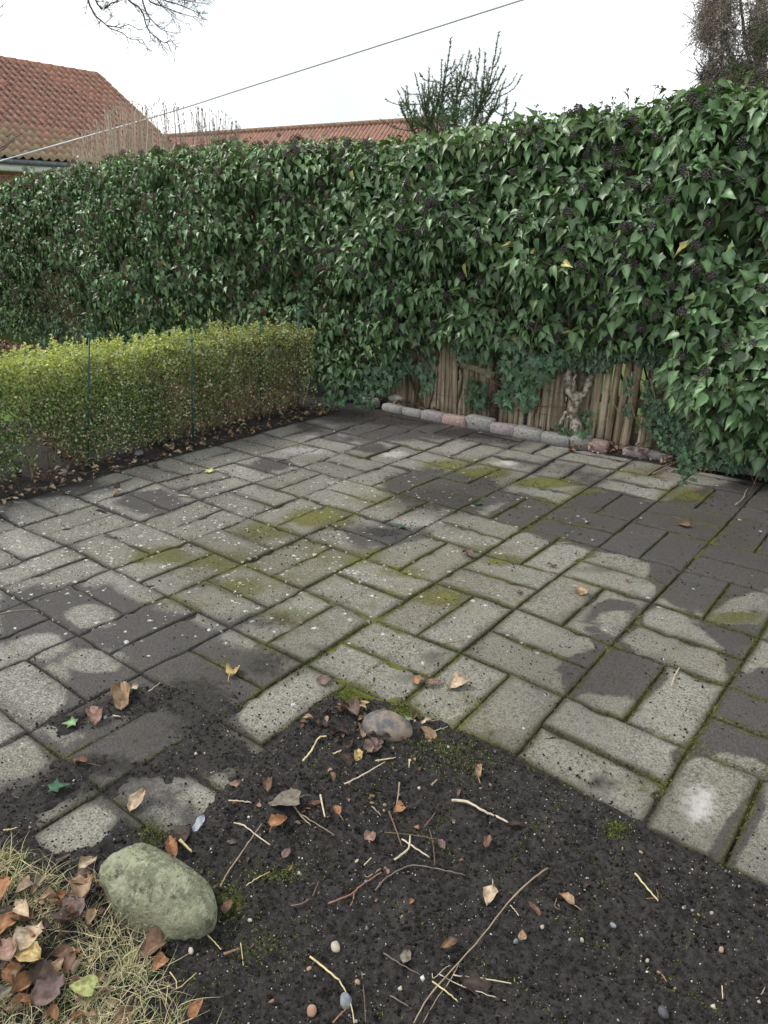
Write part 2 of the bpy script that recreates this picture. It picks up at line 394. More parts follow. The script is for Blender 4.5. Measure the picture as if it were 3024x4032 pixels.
soil_sheet('garden_bed', -5.2, -2.35, -1.95, .30, .03, False)

# ================================================================ PATIO PAVERS
KN = {(0,0):(2035.5,2970.7),(0,1):(2224,2748.5),(0,2):(2405,2540.5),(0,3):(2567,2371),(-1,1):(1815,2570),(-1,2):(2030,2392),(-1,3):(2205,2260),
(-2,1):(1470,2440),(-2,2):(1715,2295),(-2,3):(1905,2182),(1,0):(2527,3255),(1,1):(2710,2954),(1,2):(2865,2700),(1,3):(2991,2510),
(-6,0):(260,2150),(-6,1):(550,2055),(-5,1):(745,2135),(-5,0):(440,2240),(-7,0):(80,2075),(-7,1):(370,1982),(-7,4):(1010,1795),(-7,5):(1185,1745),(-6,4):(1190,1840),(-6,3):(1000,1900),(-5,4):(1355,1888),(-5,3):(1185,1957),(-3,6):(2090,1865),(-4,6):(1865,1822),(-4,7):(2000,1767),(-3,7):(2185,1805),(-2,7):(2430,1850),(-2,6):(2325,1915),(-1,7):(2685,1895),(-1,6):(2590,1970),(0,7):(2965,1950),(-7,2):(618,1900)}
KW = np.array([g(*p)[:2] for p in KN.values()]); KU = np.array(list(KN.keys()), float)*CELL; KR = KW-KU
def node(u, v):
    p = np.array([u, v])*CELL; w = 1/(((KU-p)**2).sum(1)/CELL**2+.08)**1.5
    return p+(KR*w[:, None]).sum(0)/(w.sum()+.6)
WET = [D(p) for p in (
    [(1700, 1020), (1560, 1045), (1480, 1062), (1420, 1090), (1340, 1062), (1270, 1060), (1210, 1088), (1120, 1062), (1050, 1120), (1100, 1130), (1180, 1165), (1290, 1188), (1350, 1195), (1405, 1215), (1400, 1250), (1440, 1300), (1480, 1338), (1530, 1326), (1570, 1296), (1640, 1275), (1700, 1265)],
    [(1262, 1340), (1300, 1290), (1318, 1292), (1375, 1300), (1392, 1345), (1350, 1372), (1345, 1345), (1310, 1320), (1290, 1350), (1320, 1375), (1430, 1430), (1438, 1465), (1400, 1500), (1370, 1512), (1260, 1500), (1235, 1520), (1205, 1440), (1240, 1410), (1290, 1405)],
    [(1478, 1340), (1535, 1326), (1660, 1310), (1640, 1370), (1610, 1395), (1580, 1460), (1560, 1440), (1565, 1405), (1530, 1370)],
    [(1585, 1460), (1640, 1440), (1710, 1450), (1710, 1690), (1640, 1640), (1560, 1620), (1500, 1640), (1460, 1650), (1440, 1640), (1520, 1580), (1545, 1510)],
    [(1640, 1700), (1650, 1745), (1600, 1830), (1560, 1900), (1535, 1890), (1548, 1800), (1590, 1760)],
    [(690, 880), (780, 880), (900, 888), (1060, 925), (1190, 955), (1110, 962), (980, 950), (860, 955), (790, 962), (720, 920), (640, 895)],
    [(0, 1040), (130, 1030), (300, 985), (260, 1005), (190, 1030), (240, 1055), (60, 1080), (0, 1115)],
    [(0, 1290), (60, 1268), (140, 1265), (230, 1262), (300, 1300), (420, 1340), (480, 1390), (560, 1400), (620, 1420), (600, 1470), (560, 1510), (520, 1540), (545, 1620), (470, 1680), (420, 1650), (300, 1640), (150, 1740), (0, 1760), (0, 1690), (120, 1650), (110, 1560), (130, 1500), (140, 1440), (60, 1420), (0, 1400)],
    [(830, 1020), (930, 1010), (1060, 1030), (1110, 1075), (1040, 1105), (900, 1095), (830, 1065)],
    [(740, 1135), (860, 1135), (930, 1150), (880, 1175), (760, 1180)],
    [(640, 900), (700, 925), (780, 945), (760, 960), (640, 930)])]
def ell(px, py, L):
    r = np.zeros(px.shape)
    for cx, cy, rx, ry, s in L:
        r = np.maximum(r, s*np.clip(1.5-np.sqrt(((px-cx)/rx)**2+((py-cy)/ry)**2), 0, 1))
    return r
W_ell = [(585, 1003, 52, 17, .75), (325, 1085, 85, 30, .78), (800, 968, 45, 14, .7), (420, 1255, 120, 25, .45), (330, 1320, 110, 30, .5), (250, 1150, 60, 14, .3), (960, 1145, 90, 20, .45), (560, 1340, 110, 30, .5), (1290, 1110, 120, 40, .6)]
W_hole = [(200, 1333, 58, 28, 1), (95, 1392, 60, 26, .9), (215, 1425, 62, 30, 1), (45, 1490, 85, 40, 1), (20, 1620, 60, 40, 1), (150, 1590, 60, 22, .6), (160, 1790, 90, 55, 1), (1460, 1320, 50, 12, .5), (1340, 1335, 28, 18, .9), (1455, 1410, 75, 20, .9), (1580, 1335, 70, 16, .8), (1560, 1500, 60, 14, .4)]
S_hole = [(160, 1795, 75, 45, 1), (480, 1715, 62, 32, .9), (640, 1530, 110, 50, .9), (45, 1500, 80, 50, .9), (20, 1630, 60, 40, .9), (850, 1400, 110, 60, .4)]
MO_ell = [(960, 1003, 50, 9, .9), (1045, 1022, 55, 12, 1), (1000, 1005, 120, 22, .45), (1180, 1042, 70, 12, 1), (1265, 1060, 45, 9, .7), (1480, 1068, 60, 18, .75), (1390, 1020, 70, 15, .5), (690, 1118, 75, 24, .9), (570, 1148, 75, 22, .7), (355, 1200, 80, 22, .7), (480, 1215, 90, 25, .7), (520, 1265, 70, 25, .65), (620, 1330, 80, 28, .55), (400, 1300, 120, 22, .4), (760, 1205, 110, 25, .55), (870, 1235, 70, 16, .6), (1085, 1208, 45, 12, .9), (1040, 1185, 70, 12, .5), (950, 1290, 75, 24, .75), (760, 1490, 40, 18, .8), (860, 1530, 35, 20, .9), (1590, 1335, 60, 14, .8), (1560, 1430, 35, 15, .5), (560, 1420, 100, 30, .4), (820, 1080, 80, 22, .5), (1180, 1080, 110, 14, .4), (1380, 1690, 60, 30, .45), (480, 1420, 80, 25, .35), (560, 1230, 260, 85, .40), (980, 1235, 200, 85, .34), (900, 1070, 220, 50, .34), (1200, 1120, 200, 60, .28), (860, 1420, 160, 70, .24)]
SO_ell = [(420, 1480, 90, 20, .5), (1080, 1600, 60, 40, .35), (930, 1420, 40, 22, .55), (870, 1460, 45, 18, .45), (1290, 1230, 60, 12, .4), (40, 1060, 90, 18, .8), (130, 1040, 80, 12, .8), (800, 890, 140, 12, .9), (900, 905, 160, 14, .9), (1040, 935, 110, 12, .75), (150, 1700, 70, 26, .55), (1620, 1050, 60, 18, .6), (1300, 1690, 40, 25, .5), (400, 1500, 110, 20, .5), (700, 1400, 60, 14, .4), (830, 1150, 60, 14, .5), (1290, 1010, 40, 5, .2), (60, 1300, 60, 14, .3), (1400, 1310, 40, 10, .5), (1215, 1450, 40, 8, .3), (950, 1085, 160, 48, .42), (560, 1350, 200, 55, .36), (280, 1300, 200, 50, .28), (1300, 1120, 170, 60, .30), (1560, 1160, 120, 90, .30), (600, 1440, 110, 40, .44)]
PA_ell = [(720, 940, 85, 12, .6), (650, 975, 75, 12, .6), (800, 958, 90, 12, .6), (590, 985, 50, 10, .5), (850, 980, 40, 10, .7), (1100, 1000, 45, 7, .8), (920, 1010, 40, 8, .4), (1512, 1740, 44, 50, .85), (750, 1270, 60, 15, .35), (300, 1020, 40, 8, .3), (1190, 1100, 40, 8, .3), (900, 1345, 80, 25, .3), (90, 1420, 60, 25, .25), (60, 1500, 60, 35, .35), (30, 1620, 40, 30, .35), (160, 1790, 60, 40, .3)]  # pale dry slabs; the ones at the back carry painted sunlight
def stains(x, y):
    P = np.stack([x, y, 0*x], -1); px, py, zz = proj(P); zz = np.maximum(zz, .3); a = px/1.8228; b = py/1.8228
    wet = np.zeros(x.shape)
    for k_, poly in enumerate(WET): wet = np.maximum(wet, np.clip(.5-polysd(px, py, poly)/(150 if k_ > 4 else 62), 0, 1))
    wet = np.maximum(wet, ell(a, b, W_ell)); wet = wet*(1-ell(a, b, W_hole))
    wet = np.maximum(wet, np.where(a > 1500, 0, 0))
    mo = ell(a, b, MO_ell); so = ell(a, b, SO_ell)
    sm = soil_mask(x, y); so = np.maximum(so, np.clip(sm*1.6, 0, 1)); so = np.maximum(so, thin_mask(x, y)*.55)
    so = np.maximum(so, .12+.32*fbm(x, y, .45, 88)); mo = np.maximum(mo, .60*np.clip(fbm(x, y, .8, 99)*2-.68, 0, 1)*(y < 2.6)*np.clip((x+2.9)/.9, .12, 1)); mo = np.maximum(mo, .26*(x > -1.2)*(y < 1.6)); wet = np.maximum(wet, .55*np.clip(fbm(x, y, .9, 191)*2.4-.85, 0, 1))
    # strip of soil along the hedge and the edging
    so = np.maximum(so, np.clip(1-(y*0+3.30-y)/.22, 0, 1)*.55*(x < -1.6)); so = np.maximum(so, np.clip(1-(x+3.42)/.14, 0, 1)*.45)
    hole = ell(a, b, S_hole); so = so*(1-.8*hole); wet = wet*(1-.8*hole)
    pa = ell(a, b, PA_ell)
    li = np.clip(1-np.abs(b-1190)/260, 0, 1)*np.clip((1250-a)/500, 0, 1)*.9+.03
    return wet, mo, so, pa, li
patio = bpy.data.objects.new('patio', None); COL.objects.link(patio); tag(patio, kind='structure')
def make_paver(u0, v0, w, h):
    """paver covering cell coordinates [u0,u0+w] x [v0,v0+h]"""
    c = [node(u0, v0), node(u0+w, v0), node(u0+w, v0+h), node(u0, v0+h)]
    cen = sum(c)/4
    pw = w*CELL; ph = h*CELL
    px, py, zz = proj(np.array([cen[0], cen[1], 0]))
    if zz < .2 or not (-2200 < px < 4200 and py < 5600): return
    gap = .0035
    nx = 13 if w >= h else 7; ny = 7 if w >= h else 13
    if h < .99 and h != .5: ny = 9
    a = np.concatenate([[gap/pw, (gap+.006)/pw], np.linspace(.06, .94, nx-4+2)[0:], [1-(gap+.006)/pw, 1-gap/pw]])
    b = np.concatenate([[gap/ph, (gap+.006)/ph], np.linspace(.06, .94, ny-4+2)[0:], [1-(gap+.006)/ph, 1-gap/ph]])
    A, B = np.meshgrid(a, b); NX, NY = len(a), len(b)
    XY = ((1-A)*(1-B))[..., None]*c[0]+(A*(1-B))[..., None]*c[1]+(A*B)[..., None]*c[2]+((1-A)*B)[..., None]*c[3]
    x = XY[..., 0].ravel(); y = XY[..., 1].ravel()
    r = np.random.default_rng(int((u0+30)*1000+(v0+30)*7))
    tilt = r.normal(0, .008, 2); z = r.normal(0, .0022)+tilt[0]*(x-cen[0])+tilt[1]*(y-cen[1])
    edge = (A.ravel() < gap/pw+1e-6) | (A.ravel() > 1-gap/pw-1e-6) | (B.ravel() < gap/ph+1e-6) | (B.ravel() > 1-gap/ph-1e-6)
    x = x+np.where(edge, (vn(x, y, .03, 4)-.5)*.004, 0); y = y+np.where(edge, (vn(x, y, .03, 8)-.5)*.004, 0)
    chip = np.clip(fbm(x, y, .045, 45, 3)-.60, 0, 1)*.09*((A.ravel() < .08) | (A.ravel() > .92) | (B.ravel() < .08) | (B.ravel() > .92))
    z = z-np.minimum(chip, .010)+(fbm(x, y, .06, 12)-.5)*.003-np.where(edge, .0035+vn(x, y, .025, 3)*.003, 0)
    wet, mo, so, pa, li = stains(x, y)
    tone = np.full(x.shape, r.uniform(0, 1)); 
    top = np.stack([x-cen[0], y-cen[1], z], -1)
    # skirt
    ring = [i for i in range(NX)]+[i*NX+NX-1 for i in range(1, NY)]+[(NY-1)*NX+i for i in range(NX-2, -1, -1)]+[i*NX for i in range(NY-2, 0, -1)]
    low = top[ring].copy(); low[:, 2] = -.045
    n0 = len(top)
    F = []
    i = np.arange(NY-1)[:, None]*NX+np.arange(NX-1)[None]; Q = np.stack([i, i+1, i+NX+1, i+NX], -1).reshape(-1, 4)
    k = len(ring); S = np.array([[ring[(j+1) % k], ring[j], n0+j, n0+(j+1) % k] for j in range(k)])
    V = np.vstack([top, low])
    cat = lambda q: np.concatenate([q, q[ring]])
    if w >= h: uv = np.stack([A.ravel()*.42, B.ravel()*.21], -1)
    else: uv = np.stack([B.ravel()*.42, A.ravel()*.21], -1)
    me = mesh('paver', V, [Q, S], M_paver, np.stack([cat(wet), cat(mo), cat(so)], -1), np.vstack([uv, uv[ring]]))
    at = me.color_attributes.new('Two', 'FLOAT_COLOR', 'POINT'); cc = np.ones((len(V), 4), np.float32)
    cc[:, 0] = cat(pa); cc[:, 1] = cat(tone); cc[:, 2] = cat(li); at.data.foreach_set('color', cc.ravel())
    link('paver', me, patio, (cen[0], cen[1], 0))
for u in range(-8, 6):
    for v in range(-4, 8):
        if v < 0 and u > -2: continue
        hh = 1 if v < 7 else .72
        if (u+v) % 2 == 0:
            make_paver(u, v, 1, .5)
            make_paver(u, v+.5, 1, .5 if v < 7 else .22)
        else:
            make_paver(u, v, .5, hh)
            if not (u == -2 and v in (-1, -3)): make_paver(u+.5, v, .5, hh)

# ================================================================ EDGING BLOCKS
edge_root = empty('block_edging', g(2000, 1700), 'low row of worn mauve and grey edging blocks along the foot of the stake fence', 'edging')
EB = [(1390, 1572, -8, .24, 0, .075), (1452, 1595, -18, .20, 0, .05), (1545, 1617, -5, .22, 2, .03), (1622, 1632, -3, .21, 2, .03), (1700, 1655, 0, .22, 0, .055), (1786, 1672, -2, .225, 1, .055), (1885, 1688, 3, .235, 2, .075), (1979, 1708, 1, .225, 0, .06), (2075, 1725, 3, .225, 2, .06), (2183, 1745, 0, .235, 2, .05), (2282, 1760, 8, .15, 2, .07), (2350, 1772, 4, .14, 1, .05), (2500, 1790, 6, .18, 0, .03), (2590, 1802, 5, .20, 0, .02), (2695, 1822, 10, .09, 2, .05), (2963, 1862, 14, .20, 0, .05)]
for i, (px, py, rot, L, c, h) in enumerate(EB):
    p = g(px, py); V, F = boxmesh(L, .095, h+.065, .013, .0035, i, -.05)
    o = link('edging_block', mesh('edging_block', V, F, M_block[c]), edge_root)
    o.location = (p[0]-edge_root.location[0], p[1]-edge_root.location[1]+.03, 0)
    o.rotation_euler = (random.uniform(-.06, .10), random.uniform(-.05, .05), math.radians(rot))

# ================================================================ STAKE FENCE
def stake_mat():
    m = N('weathered_stake'); P = m.objc()
    mp = m.n('Mapping'); mp.inputs['Scale'].default_value = (60, 60, 2.2); m.t.links.new(m.pos(), mp.inputs[0])
    n1 = m.noise(mp.outputs[0], 1, 5, .6); n2 = m.noise(m.pos(), 14, 4)
    r = m.n('ObjectInfo').outputs['Random']
    a = m.mix(r, (.42, .335, .235), (.60, .52, .40)); c = m.mix(m.ramp(n1, .35, .65), m.mix(1., a, (.42, .4, .38), 'MULTIPLY'), a)
    c = m.mix(m.ramp(n2, .5, .7, 0, .5), c, (.10, .11, .055)); m.bump(n1, .8, .004)
    return m.set(c, .85, .2)
M_stake = stake_mat()
fence = empty('stake_fence', (-1.8, 3.55, 0), 'low fence of round weathered wooden stakes standing upright under the ivy', 'fence')
FX, FY = -1.8, 3.55
M_wood = simple('grey_batten', (.16, .15, .09), (.30, .27, .19), 40, .85)
M_wire = simple('rusty_wire', (.20, .10, .05), (.34, .25, .18), 90, .6, metal=.4)
M_gwire = simple('galvanised_wire', (.30, .31, .32), (.42, .42, .43), 40, .5, metal=.6)
x = -3.28; k = 0
while x < 1.3:
    r = random.uniform(.0235, .034)
    if x > -1.42: r = random.uniform(.025, .034)
    elif x < -1.45: r = random.uniform(.018, .027)
    xc = x+r
    fy = np.interp(xc, [-3.3, -2.6, -1.3, -.7, 1.5], [3.60, 3.55, 3.50, 3.52, 3.58])-FY+random.uniform(-.012, .012)
    lean = random.uniform(-.012, .012)+(.05 if -1.5 < x < -.6 else 0)
    H = random.uniform(.92, 1.12); bow = random.uniform(-.008, .008)
    zs = np.linspace(-.1, H, 9)
    P = np.stack([xc-FX+lean*zs+bow*np.sin(zs*3), fy+.01*np.sin(zs*2.3+k)+0*zs, zs], -1)
    R = r*np.interp(zs, [-.1, 0, H-.02, H], [1.0, 1.02, .95, .8])*(1+np.random.default_rng(k).normal(0, .02, 9))
    V, F = tube(P, R, 9); link('stake', mesh('stake', V, F, M_stake, smooth=True), fence)
    gap = random.uniform(.002, .006) if x < -1.42 else random.uniform(.005, .020)
    if abs(x-(-1.86)) < .03: gap += .035
    if abs(x-(-1.03)) < .03: gap += .035
    x += 2*r+gap; k += 1
# rails behind the stakes
for z in (.28, .82):
    V, F = boxmesh(5.0, .035, .06, .005, .001, 3); o = link('rail', mesh('rail', V, F, M_wood), fence); o.location = (.6, .06, z)
# darker corner post
p = hit(1948, 1560, 1, 3.50); V, F = tube([(p[0]-FX, -.05, -.1), (p[0]-FX+.005, -.055, .5), (p[0]-FX+.02, -.06, 1.15)], .036, 10)
link('post', mesh('post', V, F, simple('dark_post', (.07, .055, .04), (.15, .12, .085), 30)), fence)
# leaning batten frame with mesh wire
fr = empty('batten_frame', hit(1940, 1470, 1, 3.42), 'old grey batten frame with fine mesh wire leaning against the stakes inside the ivy', 'frame')
f0 = np.array(fr.location)
def bar(a, b, w, t, mat, name, par, off):
    a = np.array(a)-off; b = np.array(b)-off; d = b-a; L = np.linalg.norm(d); V, F = boxmesh(L, t, w, .003, .0008, int(L*1000))
    o = link(name, mesh(name, V, F, mat), par); o.location = (a+b)/2; o.rotation_euler = (0, -math.asin(d[2]/L), math.atan2(d[1], d[0])); return o
bar(hit(1815, 1445, 1, 3.44), hit(1945, 1487, 1, 3.44), .05, .022, M_wood, 'batten', fr, f0)
bar(hit(1932, 1490, 1, 3.43), hit(1962, 1345, 1, 3.43), .045, .022, M_wood, 'batten', fr, f0)
bits = []
for i in range(14):
    a = hit(1815+i*9, 1240, 1, 3.47); b = hit(1815+i*9, 1450, 1, 3.47); bits.append((*tube([a-f0, b-f0], .0012, 4, False), None, None))
for i in range(16):
    a = hit(1810, 1245+i*13, 1, 3.47); b = hit(1935, 1258+i*13, 1, 3.47); bits.append((*tube([a-f0, b-f0], .0012, 4, False), None, None))
V, F, _, _ = merge(bits); link('mesh_wire', mesh('mesh_wire', V, F, M_gwire), fr)
# wires strung along the stakes
wr = empty('wire_netting', (-2.0, 3.46, 0), 'rusty coarse wire netting strung across the front of the stakes', 'netting')
w0 = np.array((-2.0, 3.46, 0)); bits = []
for (a, b) in (((1700, 1548), (2225, 1645)), ((1925, 1498), (2010, 1520)), ((1950, 1430), (2040, 1440)), ((1955, 1452), (2040, 1462)), ((2150, 1535), (2225, 1545)), ((1880, 1580), (2225, 1600)), ((2080, 1580), (2120, 1588)), ((2170, 1455), (2230, 1470)), ((1955, 1500), (2010, 1510)), ((2060, 1590), (2200, 1600)), ((1810, 1470), (1950, 1505))):
    A = hit(*a, 1, 3.465); B = hit(*b, 1, 3.465); P = [A+(B-A)*t+np.array([0, random.uniform(-.006, .006), -.012*math.sin(math.pi*t)+random.uniform(-.004, .004)]) for t in np.linspace(0, 1, 9)]
    bits.append((*tube(np.array(P)-w0, .0022, 5), None, None))
for i in range(7):
    a = hit(1845+i*16, 1470+i*4, 1, 3.47); b = hit(1850+i*16, 1640+i*3, 1, 3.47); bits.append((*tube([a-w0, b-w0], .0016, 4), None, None))
V, F, _, _ = merge(bits); link('wire', mesh('wire', V, F, M_wire), wr)
bits = [(*tube(np.array([hit(2222, 1480, 1, 3.45), hit(2215, 1560, 1, 3.45), hit(2200, 1690, 1, 3.45)])-w0, .003, 5), None, None), (*tube(np.array([hit(2082, 1580, 1, 3.45), hit(2079, 1612, 1, 3.45)])-w0, .003, 5), None, None)]
V, F, _, _ = merge(bits); link('tie_wire', mesh('tie_wire', V, F, M_gwire), wr)

# ================================================================ IVY
def leaf_template(kind):
    """x across, y to the tip, z normal; folded along the midrib, drooping tip. returns V,F,shade,uv"""
    if kind == 'adult': half = [(.0, .0), (.13, -.01), (.25, .12), (.27, .30), (.17, .58), (.06, .82)]
    elif kind == 'broad': half = [(.0, .04), (.18, -.06), (.33, .09), (.35, .32), (.20, .56), (.07, .80)]
    elif kind == 'lobed': half = [(.0, .05), (.28, -.12), (.30, .08), (.54, .34), (.26, .46), (.10, .80)]
    else: half = [(.0, .10), (.30, -.12), (.24, .12), (.52, .40), (.20, .46), (.09, .78)]
    mid = [(0, .0), (0, .28), (0, .62), (0, 1.0)]
    fold = .52; V = []; sh = []
    def zz(x, y): return abs(x)*fold-.20*y*y-.35*max(abs(x)-.3, 0)
    for (x, y) in mid: V.append((x, y, zz(x, y))); sh.append(1.6)
    R = half[1:]; L = [(-x, y) for x, y in R]
    for (x, y) in R: V.append((x, y, zz(x, y))); sh.append(.92)
    for (x, y) in L: V.append((x, y, zz(x, y))); sh.append(.92)
    r = [4, 5, 6, 7, 8]; l = [9, 10, 11, 12, 13]
    T = []
    for q, flip in ((r, False), (l, True)):
        t = [(0, q[0], q[1]), (0, q[1], 1), (1, q[1], q[2]), (1, q[2], q[3]), (1, q[3], 2), (2, q[3], q[4]), (2, q[4], 3)]
        T += [(a, c, b) if flip else (a, b, c) for a, b, c in t]
    return np.array(V, float), [np.array(T)], np.array(sh)
LT = {k: leaf_template(k) for k in ('adult', 'broad', 'lobed', 'young')}
ZB_X = [-13, -3.9, -3.45, -3.2, -3.0, -2.6, -2.36, -2.15, -1.95, -1.75, -1.6, -1.5, -1.35, -1.2, -1.02, -.85, -.72, -.62, -.45, -.28, 1.5]
ZB_Z = [.10, .10, .14, .26, .42, .50, .62, .62, .72, .66, .70, .74, .70, .74, .70, .72, .66, .48, .25, .18, .12]
def zbot(x): return np.interp(x, ZB_X, ZB_Z)
def ztop(x): return np.interp(x, [-13, -9.5, -7.6, -6.2, -4.7, -3.2, -2.1, -1.2, -.45, .6, 1.6], [1.98, 2.02, 2.10, 2.22, 2.19, 2.14, 2.19, 2.25, 2.24, 2.3, 2.3])+(vn(x, x*0, .35, 5)-.5)*.10
def yfront(x, z):
    b = (fbm(x, z, .75, 41, 3)-.5)*.44+(vn(x, z, .24, 43)-.5)*.22
    t = (z-zbot(x))/(ztop(x)-zbot(x))
    y = 3.30-b-.12*np.sin(np.clip(t, 0, 1)*math.pi)+.35*np.clip(t-.86, 0, 1)**2*30*.14
    y = y+np.interp(x, [-13, -9, -4, -1, 0, 1.5], [-.25, -.1, .05, 0, -.12, -.22])
    y = y+np.clip(.14-t, 0, 1)*1.0*(x > -3.6)
    return y
n_cl = 4500
cx = -13+14.7*rng.random(n_cl)**1.0; 
cx = np.concatenate([cx, -4+5.2*rng.random(500)])
tt = rng.random(len(cx)); cz = zbot(cx)+(ztop(cx)-zbot(cx))*tt
cyy = yfront(cx, cz)+rng.random(len(cx))**2*.16
ax_ = np.stack([rng.normal(0, .35, len(cx)), -np.ones(len(cx)), .25+rng.normal(0, .3, len(cx))+np.clip((tt-.85)*8, 0, 1.5)], -1)
# shoots on the top of the hedge
n_t = 1300; tx = -13+14.7*rng.random(n_t); ty = 3.35+rng.random(n_t)*.75; tz = ztop(tx)-.10*rng.random(n_t)-.25*((ty-3.72)/.45)**2+.04
cx = np.concatenate([cx, tx]); cz = np.concatenate([cz, tz]); cyy = np.concatenate([cyy, ty]); tt = np.concatenate([tt, np.ones(n_t)])
ax_ = np.concatenate([ax_, np.stack([rng.normal(0, .4, n_t), -.5+rng.normal(0, .4, n_t), np.ones(n_t)], -1)])
ax_ = norm(ax_); C0 = np.stack([cx, cyy, cz], -1)
# leave a few deep hollows in the left part of the hedge
hol = np.array([hit(a, b, 1, 3.2) for a, b in ((170, 940), (620, 1060), (1060, 1080), (1150, 1040), (1880, 1050), (2200, 1230), (2560, 1350), (2960, 950), (350, 1180), (230, 1200))])
cav = fbm(C0[:, 0], C0[:, 2], .38, 301, 2)
dh = np.min(np.sqrt((C0[:, None, 0]-hol[None, :, 0])**2+(C0[:, None, 2]-hol[None, :, 2])**2)/np.array([.2, .2, .18, .15, .12, .16, .20, .16, .34, .26]), axis=1)
keep = ((dh > 1) | (rng.random(len(C0)) < .22)) & ((cav > .33) | (tt > .9) | (rng.random(len(C0)) < .4)); C0 = C0[keep]; ax_ = ax_[keep]; tt = tt[keep]
pos = []; tip = []; nrm_ = []; siz = []; ctop = []
for i in range(len(C0)):
    c = C0[i]; a = ax_[i]; k = rng.integers(7, 12)
    e1 = norm(np.cross(a, [0, 0, 1.0])+1e-6); e2 = np.cross(a, e1)
    ph = rng.random()*6.28+np.arange(k)*2.4+rng.normal(0, .3, k)
    rad = np.cos(ph)[:, None]*e1+np.sin(ph)[:, None]*e2
    ln = rng.uniform(.025, .07, k)[:, None]
    back = rng.uniform(-.03, .06, k)[:, None]
    pos.append(c+rad*ln-a*back); d = rad*.75+a*rng.uniform(.0, .5, k)[:, None]+np.array([0, 0, -1.0])*rng.uniform(.15, 1.25, k)[:, None]
    tip.append(d+rng.normal(0, .18, (k, 3))); nrm_.append(a*.8+rad*.6+np.array([0, 0, .45])+rng.normal(0, .36, (k, 3)))
    s = np.interp(c[0], [-12, -7, -3, -1, 0], [.056, .064, .080, .093, .100])*rng.uniform(.45, 1.2, k); siz.append(s); ctop.append(np.full(k, tt[i]))
pos = np.concatenate(pos); tip = np.concatenate(tip); nrm_ = np.concatenate(nrm_); siz = np.concatenate(siz); ctop = np.concatenate(ctop)
def ivycol(n, top, x, y):
    base = np.array([.078, .138, .062]); 
    v = rng.lognormal(0, .38, n)[:, None]
    c = base*v
    warm = rng.random(n)[:, None]**3; c = c*(1-.6*warm)+np.array([.085, .125, .03])*warm*.6
    up = np.clip((top-.86)*7, 0, 1)[:, None]*rng.random(n)[:, None]; c = c*(1-up*.6)+np.array([.12, .18, .04])*up*.6
    old = (rng.random(n) < .004)[:, None]; c = np.where(old, np.array([.30, .27, .09]), c)
    return c
icol = ivycol(len(pos), ctop, pos[:, 0], pos[:, 2])
# inner, darker foliage layer (leaves deeper in the hedge, seen between the shoots)
n_in = 15000; ix = -13+14.7*rng.random(n_in); it = rng.random(n_in); iz = zbot(ix)+.04+(ztop(ix)-zbot(ix)-.10)*it
iy = yfront(ix, iz)+.22+rng.random(n_in)*.16
ipos = np.stack([ix, iy, iz], -1); itip = np.stack([rng.normal(0, .5, n_in), rng.normal(-.2, .3, n_in), -np.ones(n_in)], -1); inr = np.stack([rng.normal(0, .5, n_in), -np.ones(n_in), rng.normal(.3, .4, n_in)], -1)
isz = rng.uniform(.09, .14, n_in)
ikeep = rng.random(n_in) < .95
# rear face, so the hedge is a hedge from behind too
n_b = 11000; bx = -13+14.7*rng.random(n_b); bz = ztop(bx)*rng.random(n_b)**.8; bz = np.maximum(bz, .75); by = 3.95+rng.random(n_b)*.15
bpos = np.stack([bx, by, bz], -1); btip = np.stack([rng.normal(0, .5, n_b), rng.normal(.2, .3, n_b), -np.ones(n_b)], -1); bnr = np.stack([rng.normal(0, .5, n_b), np.ones(n_b), rng.normal(.3, .4, n_b)], -1)
hedge = empty('ivy_hedge', (-5, 3.6, 0), 'long tall wall of dark glossy ivy with black berries behind the patio', 'hedge')
hl = np.array((-5, 3.6, 0.0))
# the 300 leaves that show largest become parts of their own
dist = np.linalg.norm(pos-CAM, axis=1); yf = yfront(pos[:, 0], pos[:, 2])
ppx, ppy, _z = proj(pos); score = siz/dist*np.where((ppx > 0) & (ppx < 3024) & (pos[:, 1] < yf+.03), 1, .3)
big = np.argsort(-score)[:300]; mask = np.ones(len(pos), bool); mask[big] = False
kinds = rng.integers(0, 10, len(pos)); kindn = np.where(kinds < 5, 0, np.where(kinds < 8, 1, 2))
names = ['adult', 'broad', 'lobed']
frm = frames(tip, nrm_)
parts = []
for q in range(3):
    s = mask & (kindn == q); T, F, sh = LT[names[q]]; parts.append(scatter(T, F, pos[s]-hl, frm[s], siz[s], icol[s], None, sh))
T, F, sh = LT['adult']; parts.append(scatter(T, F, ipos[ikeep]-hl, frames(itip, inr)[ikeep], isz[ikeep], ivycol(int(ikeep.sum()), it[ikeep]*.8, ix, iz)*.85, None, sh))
parts.append(scatter(T, F, bpos-hl, frames(btip, bnr), np.full(n_b, .14), ivycol(n_b, bx*0, bx, bz), None, sh))
V, F, Cc, _ = merge(parts); o = link('foliage', mesh('foliage', V, F, M_ivy, Cc), hedge); o['kind'] = 'stuff'
variants = []
for q in range(3):
    T, F, sh = LT[names[q]]
    for k in range(5):
        c = ivycol(1, np.array([.3]), 0, 0)[0]; Tv = T.copy(); Tv[:, 2] += np.random.default_rng(k).normal(0, .03, len(T)); Tv[:, 0] *= 1+.1*(k-2)
        variants.append(mesh('leaf', Tv, F, M_ivy, c[None]*sh[:, None]))
for i in big:
    o = link('leaf', variants[int(kindn[i])*5+int(rng.integers(0, 5))], hedge)
    m = Matrix.Identity(4)
    for a in range(3):
        for b in range(3): m[a][b] = float(frm[i][a][b]*siz[i])
        m[a][3] = float(pos[i][a]-hl[a])
    o.matrix_local = m
